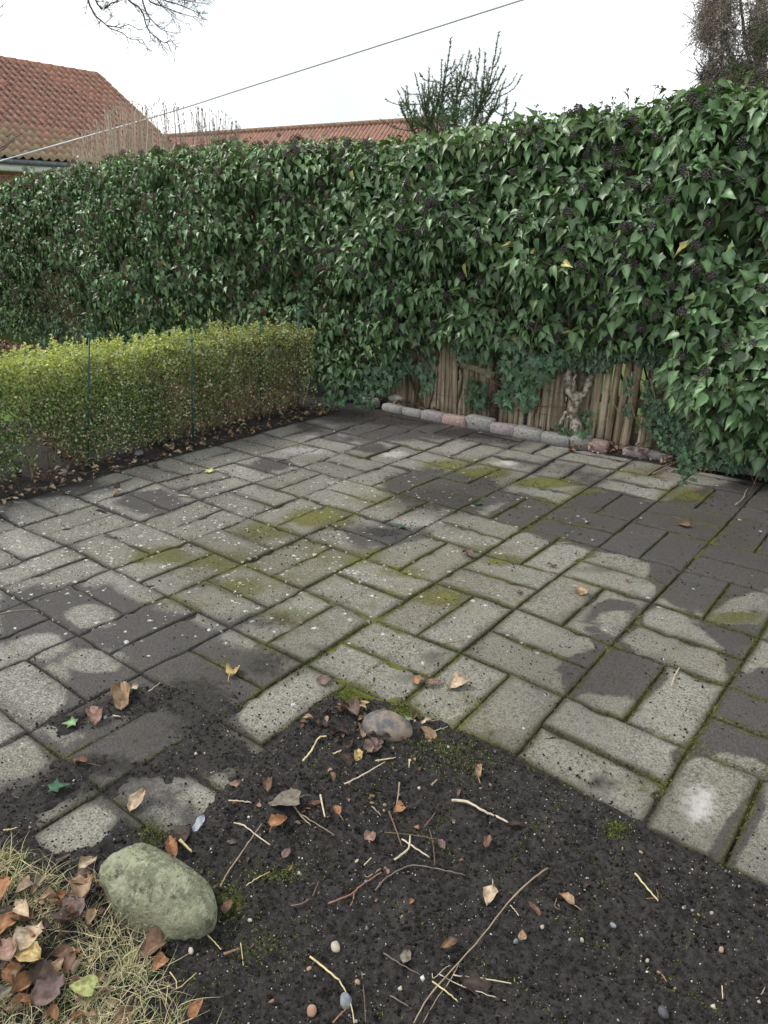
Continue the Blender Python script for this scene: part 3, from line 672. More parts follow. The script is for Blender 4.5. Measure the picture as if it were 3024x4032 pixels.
# berry clusters
import bmesh
def ico(r=1., sub=1):
    bm = bmesh.new(); bmesh.ops.create_icosphere(bm, subdivisions=sub, radius=r); V = np.array([v.co[:] for v in bm.verts]); F = np.array([[v.index for v in f.verts] for f in bm.faces]); bm.free(); return V, F
IV, IF = ico(1, 1)
def cluster(seed, brown):
    r = np.random.default_rng(seed); n = 24; k = np.arange(n)+.5; ph = np.arccos(1-2*k/n*.85); th = math.pi*(1+5**.5)*k
    d = np.stack([np.cos(th)*np.sin(ph), np.sin(th)*np.sin(ph), np.cos(ph)], -1)
    P = d*.025*r.uniform(.9, 1.1, (n, 1)); fr_ = np.repeat(np.eye(3)[None], n, 0)
    base = np.array([.034, .026, .036]) if not brown else np.array([.085, .062, .050])
    c = base*r.uniform(.6, 1.7, (n, 1))
    a = scatter(IV, [IF], P, fr_, np.full(n, .0064 if not brown else .0046)*r.uniform(.85, 1.15, n), c)
    st = []
    for q in range(n):
        v, f = tube([(0, 0, -.012), P[q]*.9], .0008, 3, False); st.append((v, f, np.tile([.19, .21, .08] if not brown else [.14, .10, .07], (len(v), 1)), None))
    v, f = tube([(0, 0, -.05), (0, 0, -.01)], .0014, 4, False); st.append((v, f, np.tile([.19, .21, .08], (len(v), 1)), None))
    for q in range(10):
        dd = norm(np.array([*r.normal(0, 1, 2), -.2])); v, f = tube([(0, 0, -.025), dd*.026+np.array([0, 0, -.012])], .0009, 3); st.append((v, f, np.tile([.25, .22, .10], (len(v), 1)), None))
    return merge([a]+st)
CB = [cluster(k, False) for k in range(4)]; CBr = [cluster(k+9, True) for k in range(3)]
cm = [mesh('berry_cluster', c[0], c[1], M_berry, c[2]) for c in CB]
ok = np.where((C0[:, 0] > -4.9) & (C0[:, 0] < -.15) & (C0[:, 2] > .55) & (C0[:, 1] < yfront(C0[:, 0], C0[:, 2])+.10))[0]
# clusters come in groups: keep where a slow noise is high
pr_ = .4+.9*vn(C0[ok, 0], C0[ok, 2], .5, 66); ok = ok[rng.random(len(ok)) < np.clip(pr_-.30, .08, 1)*.85]; rng.shuffle(ok)
for i in ok[:300]:
    o = link('berry_cluster', cm[int(rng.integers(0, 4))], hedge)
    o.location = C0[i]+ax_[i]*.075-hl; o.rotation_euler = Vector(ax_[i]+np.array([0, 0, .5])).to_track_quat('Z', 'Y').to_euler(); s = rng.uniform(.7, 1.1)*np.interp(C0[i, 0], [-4.5, -1], [.8, 1.05]); o.scale = (s, s, s)
ok2 = np.where((C0[:, 0] < -3.6) & (C0[:, 2] > .5))[0]; ok2 = ok2[rng.random(len(ok2)) < .38]
parts = []
for q in range(3):
    s = ok2[q::3]; fr2 = frames(norm(np.cross(ax_[s], [0, 0, 1.0])), ax_[s]); parts.append(scatter(CBr[q][0], CBr[q][1], C0[s]+ax_[s]*.04-hl, fr2, rng.uniform(.8, 1.3, len(s)), None)[:2]+(np.tile(CBr[q][2], (len(s), 1)), None))
V, F, Cc, _ = merge(parts); o = link('old_berries', mesh('old_berries', V, F, M_berry, Cc), hedge); o['kind'] = 'stuff'
# woody stems inside the hedge
bits = []
for i in range(260):
    x0 = -13+14.5*rng.random(); y0 = 3.5+rng.random()*.25; P = [(x0, y0, 0.0)]; 
    zt = ztop(np.array([x0]))[0]-.12
    for q in range(6): P.append((x0+rng.normal(0, .09)*(q+1)**.5, y0+rng.normal(0, .05), zt*(q+1)/6))
    P = smoothline(P, 2); bits.append((*tube(P-hl, np.linspace(rng.uniform(.006, .016), .003, len(P)), 5, False), None, None))
for i in range(520):   # thin bare twigs near the front, mostly low on the left
    x0 = -12+12.5*rng.random() if i > 140 else -8.9+1.5*rng.random(); z0 = .3+1.5*rng.random() if i > 140 else .2+.7*rng.random()
    y0 = yfront(np.array([x0]), np.array([z0]))[0]+(.06 if i > 140 else -.02); d = np.clip(rng.normal(0, 1, 3), -1.2, 1.2)*np.array([.20, .05, .20]); z0 = min(z0, 1.45)
    P = smoothline([(x0, y0, z0), (x0+d[0], y0+d[1], z0+d[2]), (x0+1.8*d[0], y0+1.5*d[1]-.02, z0+2*d[2]-.05)], 3); bits.append((*tube(P-hl, np.linspace(.0035, .0012, len(P)), 4, False), None, None))
V, F, _, _ = merge(bits); C = np.tile([.10, .075, .05], (len(V), 1)); o = link('branches', mesh('branches', V, F, M_stem, C), hedge); o['kind'] = 'stuff'
# sprouting flower stalks above the top edge
bits = []
for i in range(120):
    x0 = -12+13.2*rng.random(); x0 = x0 if rng.random() < .4 else -2.2+2.6*rng.random(); y0 = 3.4+.4*rng.random(); z0 = ztop(np.array([x0]))[0]-.08; h_ = rng.uniform(.06, .15)
    dx, dy = rng.normal(0, .03, 2); e = np.array([x0+dx, y0+dy, z0+h_]); v, f = tube([(x0, y0, z0), (x0+dx*.3, y0, z0+h_*.6), e]-hl, [.0025, .002, .0014], 4); bits.append((v, f, np.tile([.10, .10, .05], (len(v), 1)), None))
    for q in range(7):
        d = norm(np.array([rng.normal(), rng.normal(), .9+rng.random()])); v, f = tube([e-hl, e+d*.022-hl], .001, 3, False); bits.append((v, f, np.tile([.08, .08, .05], (len(v), 1)), None))
        v = IV*.0042+(e+d*.022-hl); bits.append((v, [IF], np.tile([.05, .04, .045], (len(v), 1)), None))
V, F, Cc, _ = merge(bits); o = link('flower_stalks', mesh('flower_stalks', V, F, M_stem, Cc), hedge); o['kind'] = 'stuff'

# young creeping ivy on the stakes and the ground
creep = empty('creeping_ivy', (-1.2, 3.45, 0), 'young small-leaved ivy creeping over the fence stakes and the ground below them', 'ivy')
cl0 = np.array((-1.2, 3.45, 0.0)); pp = []; nn = []; ss = []; tips = []
def patch(poly, y, n, s0, s1, dy=.05):
    poly = np.array(poly, float); lo = poly.min(0); hi = poly.max(0); k = 0
    while k < n:
        q = lo+(hi-lo)*rng.random(2)
        if polysd(np.array([q[0]]), np.array([q[1]]), [tuple(a) for a in poly])[0] > 0: continue
        p_ = hit(q[0], q[1], 1, y-rng.random()*dy)
        if p_[2] < .01: p_ = g(q[0], q[1], .02)
        pp.append(p_); nn.append(norm(np.array([rng.normal(0, .35), -1, .35+rng.normal(0, .3)]))); tips.append([rng.normal(0, .5), -.25, -1]); ss.append(rng.uniform(s0, s1)); k += 1
patch([(1330, 1470), (1600, 1420), (1700, 1430), (1600, 1480), (1540, 1540), (1400, 1560), (1290, 1620), (1250, 1500)], 3.40, 190, .05, .085)
patch([(1390, 1560), (1470, 1560), (1490, 1600), (1400, 1600)], 3.33, 40, .04, .06)
patch([(1640, 1440), (1720, 1440), (1700, 1540), (1660, 1560)], 3.40, 32, .05, .08)
patch([(1835, 1480), (1915, 1500), (1925, 1600), (1850, 1610), (1830, 1540)], 3.47, 55, .05, .08)
patch([(1770, 1230), (2230, 1230), (2250, 1440), (2150, 1430), (1960, 1420), (1800, 1420)], 3.42, 330, .045, .08, .1)
patch([(1960, 1420), (2190, 1380), (2180, 1500), (2120, 1540), (2110, 1580), (2000, 1600), (1960, 1560), (1990, 1500)], 3.38, 130, .06, .10)
patch([(2230, 1340), (2420, 1370), (2400, 1460), (2240, 1450)], 3.42, 190, .03, .05)
patch([(2400, 1350), (2640, 1330), (2620, 1480), (2540, 1440), (2420, 1400)], 3.44, 150, .035, .06)
patch([(2460, 1480), (2500, 1480), (2480, 1640), (2450, 1600)], 3.42, 22, .035, .055)
patch([(2520, 1500), (2600, 1500), (2640, 1700), (2560, 1740), (2530, 1640)], 3.42, 90, .03, .055)
patch([(2560, 1560), (2700, 1560), (2760, 1740), (2700, 1800), (2600, 1760), (2560, 1680)], 3.36, 260, .03, .055)
patch([(2660, 1650), (3050, 1720), (3050, 1870), (2900, 1850), (2700, 1830)], 3.32, 420, .035, .06)
patch([(2670, 1780), (2760, 1780), (2760, 1850), (2680, 1850)], 3.28, 26, .03, .05)
patch([(2640, 1840), (2760, 1850), (2740, 1900), (2690, 1905)], 3.15, 12, .04, .06, .02)
patch([(2270, 1680), (2330, 1690), (2330, 1740), (2260, 1740)], 3.30, 16, .03, .05)
patch([(2180, 1660), (2260, 1690), (2250, 1720), (2190, 1710)], 3.33, 22, .025, .045)
patch([(2295, 1610), (2340, 1620), (2330, 1670), (2290, 1665)], 3.46, 14, .03, .05)
pp = np.array(pp); nn = np.array(nn); tips = np.array(tips, float); ss = np.array(ss)
cc = np.array([.045, .088, .044])*rng.lognormal(0, .35, len(pp))[:, None]
d2 = np.linalg.norm(pp-CAM, axis=1); big2 = np.argsort(-ss/d2)[:140]; mk = np.ones(len(pp), bool); mk[big2] = False
T, F, sh = LT['young']; sh = np.where(sh > 1, 1.7, sh); fr3 = frames(tips, nn)
V, F2, Cc, _ = scatter(T, F, pp[mk]-cl0, fr3[mk], ss[mk], cc[mk], None, sh); o = link('foliage', mesh('foliage', V, F2, M_ivy, Cc), creep); o['kind'] = 'stuff'
cv = [mesh('leaf', T*np.array([1+.08*(k-1), 1, 1]), F, M_ivy, (np.array([.045, .088, .044])*(.8+.3*k))[None]*sh[:, None]) for k in range(4)]
for i in big2:
    o = link('leaf', cv[int(rng.integers(0, 4))], creep); m = Matrix.Identity(4)
    for a in range(3):
        for b in range(3): m[a][b] = float(fr3[i][a][b]*ss[i])
        m[a][3] = float(pp[i][a]-cl0[a])
    o.matrix_local = m
bits = []
for P in ([(2460, 1480), (2480, 1560), (2500, 1640), (2530, 1700)], [(2560, 1490), (2580, 1580), (2560, 1640), (2600, 1700)], [(2600, 1600), (2640, 1680), (2700, 1780)], [(3024, 1778), (2960, 1812), (2880, 1820), (2820, 1815)], [(2620, 1545), (2600, 1590), (2560, 1620)], [(2400, 1480), (2410, 1560), (2440, 1640)], [(2690, 1540), (2730, 1500), (2790, 1380)], [(2620, 1780), (2700, 1800), (2790, 1850), (2860, 1840)], [(2140, 1440), (2110, 1500), (2095, 1540)], [(2570, 1865), (2640, 1830), (2690, 1800)]):
    Q = smoothline([hit(a, b, 1, 3.36) if hit(a, b, 1, 3.36)[2] > .01 else g(a, b, .015) for a, b in P], 4); v, f = tube(Q-cl0, np.linspace(.0045, .002, len(Q)), 5); bits.append((v, f, np.tile([.26, .21, .14], (len(v), 1)), None))
for i in range(60):
    a, b = rng.uniform(2480, 2980), rng.uniform(1450, 1800); Q = smoothline([hit(a, b, 1, 3.42), hit(a+rng.normal(0, 20), b+rng.uniform(20, 60), 1, 3.40), hit(a+rng.normal(0, 40), b+rng.uniform(60, 120), 1, 3.38)], 3); v, f = tube(Q-cl0, np.linspace(.003, .0012, len(Q)), 4); bits.append((v, f, np.tile([.11, .085, .06], (len(v), 1)), None))
V, F, Cc, _ = merge(bits); link('runners', mesh('runners', V, F, M_stem, Cc), creep)['kind'] = 'stuff'

# old ivy trunk in front of the stakes
trunk = empty('old_ivy_vine', hit(2265, 1710, 1, 3.40), 'gnarled pale trunk of old ivy twisting up in front of the fence stakes', 'vine')
t0 = np.array(trunk.location)
def bark():
    m = N('pale_bark'); v = m.pos(); n = m.noise(v, 25, 6, .7); n2 = m.noise(v, 120, 4)
    c = m.mix(m.ramp(n, .38, .6), (.10, .085, .06), (.46, .42, .35)); c = m.mix(m.ramp(n2, .5, .75, 0, .6), c, (.16, .14, .07)); m.bump(n, 1, .012); return m.set(c, .85, .2)
M_bark = bark()
def limb(P, R, name='limb', n=9, mat=None):
    Q = smoothline([hit(a, b, 1, y) for a, b, y in P], 5); rr = np.interp(np.linspace(0, 1, len(Q)), np.linspace(0, 1, len(R)), R)
    V, F = tube(Q-t0, rr*(1+np.random.default_rng(3).normal(0, .09, len(Q))), n); V = V+np.random.default_rng(1).normal(0, .002, V.shape)
    return link(name, mesh(name, V, F, mat or M_bark, smooth=True), trunk)
limb([(2262, 1725, 3.40), (2268, 1670, 3.40), (2250, 1630, 3.41), (2272, 1580, 3.40), (2250, 1545, 3.40), (2235, 1510, 3.42), (2250, 1440, 3.44), (2280, 1370, 3.48)], [.058, .046, .036, .04, .036, .030, .028, .024], 'stem')
limb([(2200, 1690, 3.39), (2212, 1655, 3.38), (2232, 1620, 3.40)], [.012, .014, .014])
limb([(2250, 1562, 3.38), (2262, 1530, 3.37), (2258, 1500, 3.38), (2268, 1475, 3.40)], [.013, .014, .012, .008])
limb([(2265, 1560, 3.41), (2300, 1550, 3.42), (2320, 1500, 3.46), (2350, 1440, 3.5), (2360, 1380, 3.52)], [.022, .026, .028, .022, .02])
limb([(2285, 1560, 3.44), (2300, 1480, 3.46), (2290, 1400, 3.5)], [.030, .040, .03], 'burr', 9, simple('dark_bark', (.05, .04, .03), (.14, .11, .08), 40, bd=.01))

# ================================================================ BOX HEDGE
boxh = empty('box_hedge', (-3.8, 1.3, 0), 'knee-high clipped box hedge, top coloured sunlit yellow-green, along the left side of the patio', 'hedge')
b0 = np.array((-3.8, 1.3, 0.0))
def small_leaf():
    V = np.array([(0, 0, 0), (.30, .35, .10), (.26, .75, .08), (0, 1, 0), (-.26, .75, .08), (-.30, .35, .10), (0, .5, -.02)])
    return V, [np.array([(0, 1, 6), (1, 2, 6), (2, 3, 6), (3, 4, 6), (4, 5, 6), (5, 0, 6)])]
ST, SF = small_leaf()
def boxtop(y): return np.interp(y, [-1.2, 0, .8, 1.6, 2.4, 2.95], [.73, .74, .74, .72, .72, .68])+(vn(y, y*0, .18, 3)-.5)*.07+(vn(y, y*0, .05, 8)-.5)*.04
def boxx(y, z): return -3.575+(fbm(y, z, .45, 7)-.5)*.16+.18*np.clip(.35-z, 0, 1)-.05*np.clip((z-.68)/.1, 0, 1)
def box_leaves(n):
    y = -1.1+4.05*rng.random(n); tz = rng.random(n)**.85; z = .05+(boxtop(y)-.05)*tz
    dens = np.clip(.62+tz*1.6, 0, 1)*np.where((y > 1.5) & (z < .36), .50, 1)*np.where((y > 1.9) & (z < .25), .5, 1); depth = rng.random(n)**1.5*.34
    x = boxx(y, z)-depth
    k = (rng.random(n) < dens) & (fbm(y, z, .13, 71, 3) > .37); return x[k], y[k], z[k]
x, y, z = box_leaves(72000)
nt_ = 9000; ty = -1.1+4.05*rng.random(nt_); tx = -3.62-.40*rng.random(nt_); tz = boxtop(ty)-.01-.07*rng.random(nt_)
x = np.concatenate([x, tx]); y = np.concatenate([y, ty]); z = np.concatenate([z, tz])
# upright new shoots on top
ns = 420; sy = -1.1+4.0*rng.random(ns); sx = -3.64-.36*rng.random(ns); sh_ = rng.uniform(.02, .09, ns)
for q in range(14):
    t = (q+1)/14; x = np.concatenate([x, sx+rng.normal(0, .004, ns)]); y = np.concatenate([y, sy+rng.normal(0, .004, ns)]); z = np.concatenate([z, boxtop(sy)-.02+sh_*t+rng.normal(0, .003, ns)])
n = len(x); P = np.stack([x, y, z], -1)
tp = np.stack([rng.normal(.25, .7, n), rng.normal(0, .7, n), rng.normal(.55, .6, n)], -1); nr = np.stack([rng.normal(.5, .6, n), rng.normal(0, .6, n), rng.normal(.7, .6, n)], -1)
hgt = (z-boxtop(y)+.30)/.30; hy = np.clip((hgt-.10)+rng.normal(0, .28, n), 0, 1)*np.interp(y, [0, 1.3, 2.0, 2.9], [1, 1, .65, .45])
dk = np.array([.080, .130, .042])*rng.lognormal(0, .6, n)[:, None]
yl = np.array([.52, .54, .17])*rng.lognormal(0, .22, n)[:, None]  # sunlit yellow put into the leaf colour towards the hedge top
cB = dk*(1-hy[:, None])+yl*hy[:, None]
br = (rng.random(n) < np.interp(y, [0, 1.2, 2.2, 2.9], [.10, .13, .26, .42]))[:, None]; cB = np.where(br & (hy[:, None] < .7), np.array([.22, .165, .075])*rng.lognormal(0, .3, n)[:, None], cB)
pl = (rng.random(n) < .20)[:, None]; cB = np.where(pl, np.array([.46, .48, .34]), cB)  # pale leaves, also standing for whitish glints painted as leaf colour
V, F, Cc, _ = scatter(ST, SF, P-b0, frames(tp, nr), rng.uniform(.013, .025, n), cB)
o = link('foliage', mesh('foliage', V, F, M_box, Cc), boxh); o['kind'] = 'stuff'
bits = []
for i in range(420):
    y0 = -1.1+4.0*rng.random(); y0 = y0 if rng.random() < .5 else 1.3+1.65*rng.random(); x0 = -3.80+rng.normal(0, .06); e = np.array([x0+rng.normal(.1, .14), y0+rng.normal(0, .18), rng.uniform(.2, .68)])
    m_ = np.array([x0+rng.normal(.03, .06), y0+rng.normal(0, .06), e[2]*.4]); Q = smoothline([(x0, y0, 0), m_, e], 4); v, f = tube(Q-b0, np.linspace(rng.uniform(.003, .007), .0012, len(Q)), 4, False); bits.append((v, f, np.tile(np.array([.24, .19, .12])*rng.uniform(.5, 1.3), (len(v), 1)), None))
V, F, Cc, _ = merge(bits); o = link('branches', mesh('branches', V, F, M_stem, Cc), boxh); o['kind'] = 'stuff'

# green garden posts with thin wire between them
M_gpost = simple('green_plastic', (.012, .055, .045), (.02, .085, .065), 60, .45, .2, .001); M_gcap = simple('green_cap', (.03, .14, .12), (.06, .20, .17), 60, .4, .2, .001)
posts = []
PL = ['green plastic garden post leftmost at the front of the box hedge, with a wide cap', 'green plastic garden post second from the left in the box hedge, with a small cap', 'green plastic garden post third from the left, near the brown end of the hedge', 'green plastic garden post farthest right, where the box hedge meets the ivy wall']
for i, (bx_, by_, tx_, ty_) in enumerate(((338, 1842, 352, 1318), (750, 1740, 755, 1335), (1025, 1655, 1025, 1272), (1172, 1622, 1176, 1215))):
    b = g(bx_, by_); 
    if i < 2: b = b+np.array([.02, 0, 0])
    lo, hi = 0, 3
    for _ in range(40):
        m_ = (lo+hi)/2
        if proj(b+np.array([0, 0, m_]))[1] > ty_: lo = m_
        else: hi = m_
    r = empty('garden_post', b, PL[i], 'post', 'green garden posts in the box hedge')
    tw = hit(tx_, ty_, 0, b[0])-b; V, F = tube([(0, 0, -.05), tw*.5, tw], .0055, 8); link('shaft', mesh('shaft', V, F, M_gpost, smooth=True), r)
    V, F = tube([tw+np.array([0, 0, -.012]), tw+np.array([0, 0, .0]), tw+np.array([0, 0, .008])], [.011, .017 if i == 0 else .012, .015 if i == 0 else .010], 10); link('cap', mesh('cap', V, F, M_gcap), r)
    posts.append(b+tw)
bits = []; c0 = posts[0]
pl_ = [np.array([posts[0][0], -.9, .78])]+posts
for dz, sag in ((-.01, .03), (-.05, .09), (-.30, .04)):
    for a, b in zip(pl_[:-1], pl_[1:]):
        Q = np.array([a+(b-a)*t+np.array([.008+rng.normal(0, .004), 0, dz-sag*math.sin(math.pi*t)+rng.normal(0, .008)]) for t in np.linspace(0, 1, 16)]); v, f = tube(Q-c0, .0011, 4, False); bits.append((v, f, None, None))
for i in range(14):
    c = posts[0]+(posts[1]-posts[0])*rng.uniform(-.4, 1.4)+np.array([.01, 0, rng.uniform(-.04, .05)]); rr = rng.uniform(.02, .06); t = np.linspace(0, 4.5, 12)
    Q = np.stack([c[0]+0*t+rng.normal(0, .004, 12), c[1]+rr*1.6*np.cos(t), c[2]+rr*np.sin(t)], -1); v, f = tube(Q-c0, .0009, 4, False); bits.append((v, f, None, None))
V, F, _, _ = merge(bits); o = link('wire_strand', mesh('wire_strand', V, F, M_gpost), None, c0); tag(o, 'thin tangled green wire strung between the garden posts over the box hedge', 'wire')

# ================================================================ LITTER: templates of dry leaves
def dry_leaf(seed, kind='ovate', curl=.5, nl=9, nw=4):
    r = np.random.default_rng(seed); t = np.linspace(0, 1, nl)
    if kind == 'ovate': w_ = .36*np.sin(np.clip(t, 0, 1)**.75*math.pi)**.8*(1+.10*np.sin(t*17+seed))
    elif kind == 'lobed': w_ = .42*np.sin(t**.8*math.pi)**.7*(.72+.38*np.abs(np.sin(t*3.2*math.pi)))
    elif kind == 'heart': w_ = .48*np.sin(np.clip(t*.93+.07, 0, 1)**.55*math.pi)**.8
    else: w_ = .30*np.sin(t**.9*math.pi)**.5*(.7+.5*r.random(nl))
    w_[-1] = .01; w_[0] = max(w_[0], .02)
    a = np.linspace(-1, 1, 2*nw+1); Tt, A = np.meshgrid(t, a, indexing='ij')
    X = A*w_[:, None]*(1-.35*curl*A**2); Y = Tt-.04*np.abs(A)
    k1, k2, k3 = r.normal(0, 1, 3)
    Z = curl*(A**2)*w_[:, None]*(.7+.5*np.sin(Tt*5+k1))+.12*np.sin(Tt*4+k2)*curl+.05*np.sin(A*3+k3+Tt*6)+.03*r.normal(0, 1, X.shape)*curl
    V = np.stack([X.ravel(), Y.ravel()-.5, Z.ravel()-Z.min()*.8], -1); NW = 2*nw+1
    i = np.arange(nl-1)[:, None]*NW+np.arange(NW-1)[None]; F = np.stack([i, i+1, i+NW+1, i+NW], -1).reshape(-1, 4)
    sh = np.where(np.abs(A) < .05, 1.15, 1).ravel()*(1-.35*(r.random(X.size) < .12))
    return V, F, sh
LC = {'tan': (.36, .255, .165), 'paletan': (.50, .40, .29), 'yellow': (.48, .37, .17), 'orange': (.34, .18, .095), 'brown': (.17, .105, .07), 'dark': (.06, .043, .036), 'pink': (.28, .18, .145), 'mauve': (.16, .115, .105), 'green': (.13, .22, .11), 'ivygreen': (.028, .075, .045), 'grey': (.19, .17, .14), 'lime': (.34, .37, .15)}
M_leaf = M_litter
def one_leaf(px, py, size, colr, kind, curl, label, seed, rot=None, lift=0, z=None, stalk=0, cat='leaf', group='fallen leaves on the patio and the soil'):
    p = g(px, py, 0 if z is None else z)
    if z is None: p = g(px, py, top_z(p[0], p[1])+.002); z = p[2]
    zz = proj(p)[2]; L = size/FPX*zz*1.12
    r = np.random.default_rng(seed)
    if kind == 'ivy':
        T, F, sh = LT['young']; V = T.copy(); V[:, 1] -= .4; V[:, 2] -= V[:, 2].min(); V = V*np.array([1.15, 1, .6]); F = F; sh = np.where(sh > 1, 1.9, 1)
    else: V, F, sh = dry_leaf(seed, kind, curl); F = [F]
    c = np.array(LC[colr])*sh[:, None]*(1+r.normal(0, .06, (len(V), 1)))
    bits = [(V*L, F, c, None)]
    if stalk:
        sp = smoothline([(0, -.47*L, .1*L), (.03*L, -.47*L-stalk*L*.5, .14*L), (.10*L, -.47*L-stalk*L, .05*L)], 3); v, f = tube(sp, .0012, 4); bits.append((v, f, np.tile(np.array(LC[colr])*1.1, (len(v), 1)), None))
    V, F, c, _ = merge(bits); me = mesh('fallen_leaf', V, F, M_leaf, c, smooth=False)
    o = link('fallen_leaf' if kind != 'ivy' else 'ivy_leaf', me, None, (p[0], p[1], z+lift+.002)); o.rotation_euler = (r.normal(0, .12), r.normal(0, .12), rot if rot is not None else r.random()*6.28)
    tag(o, label, cat, group); return o
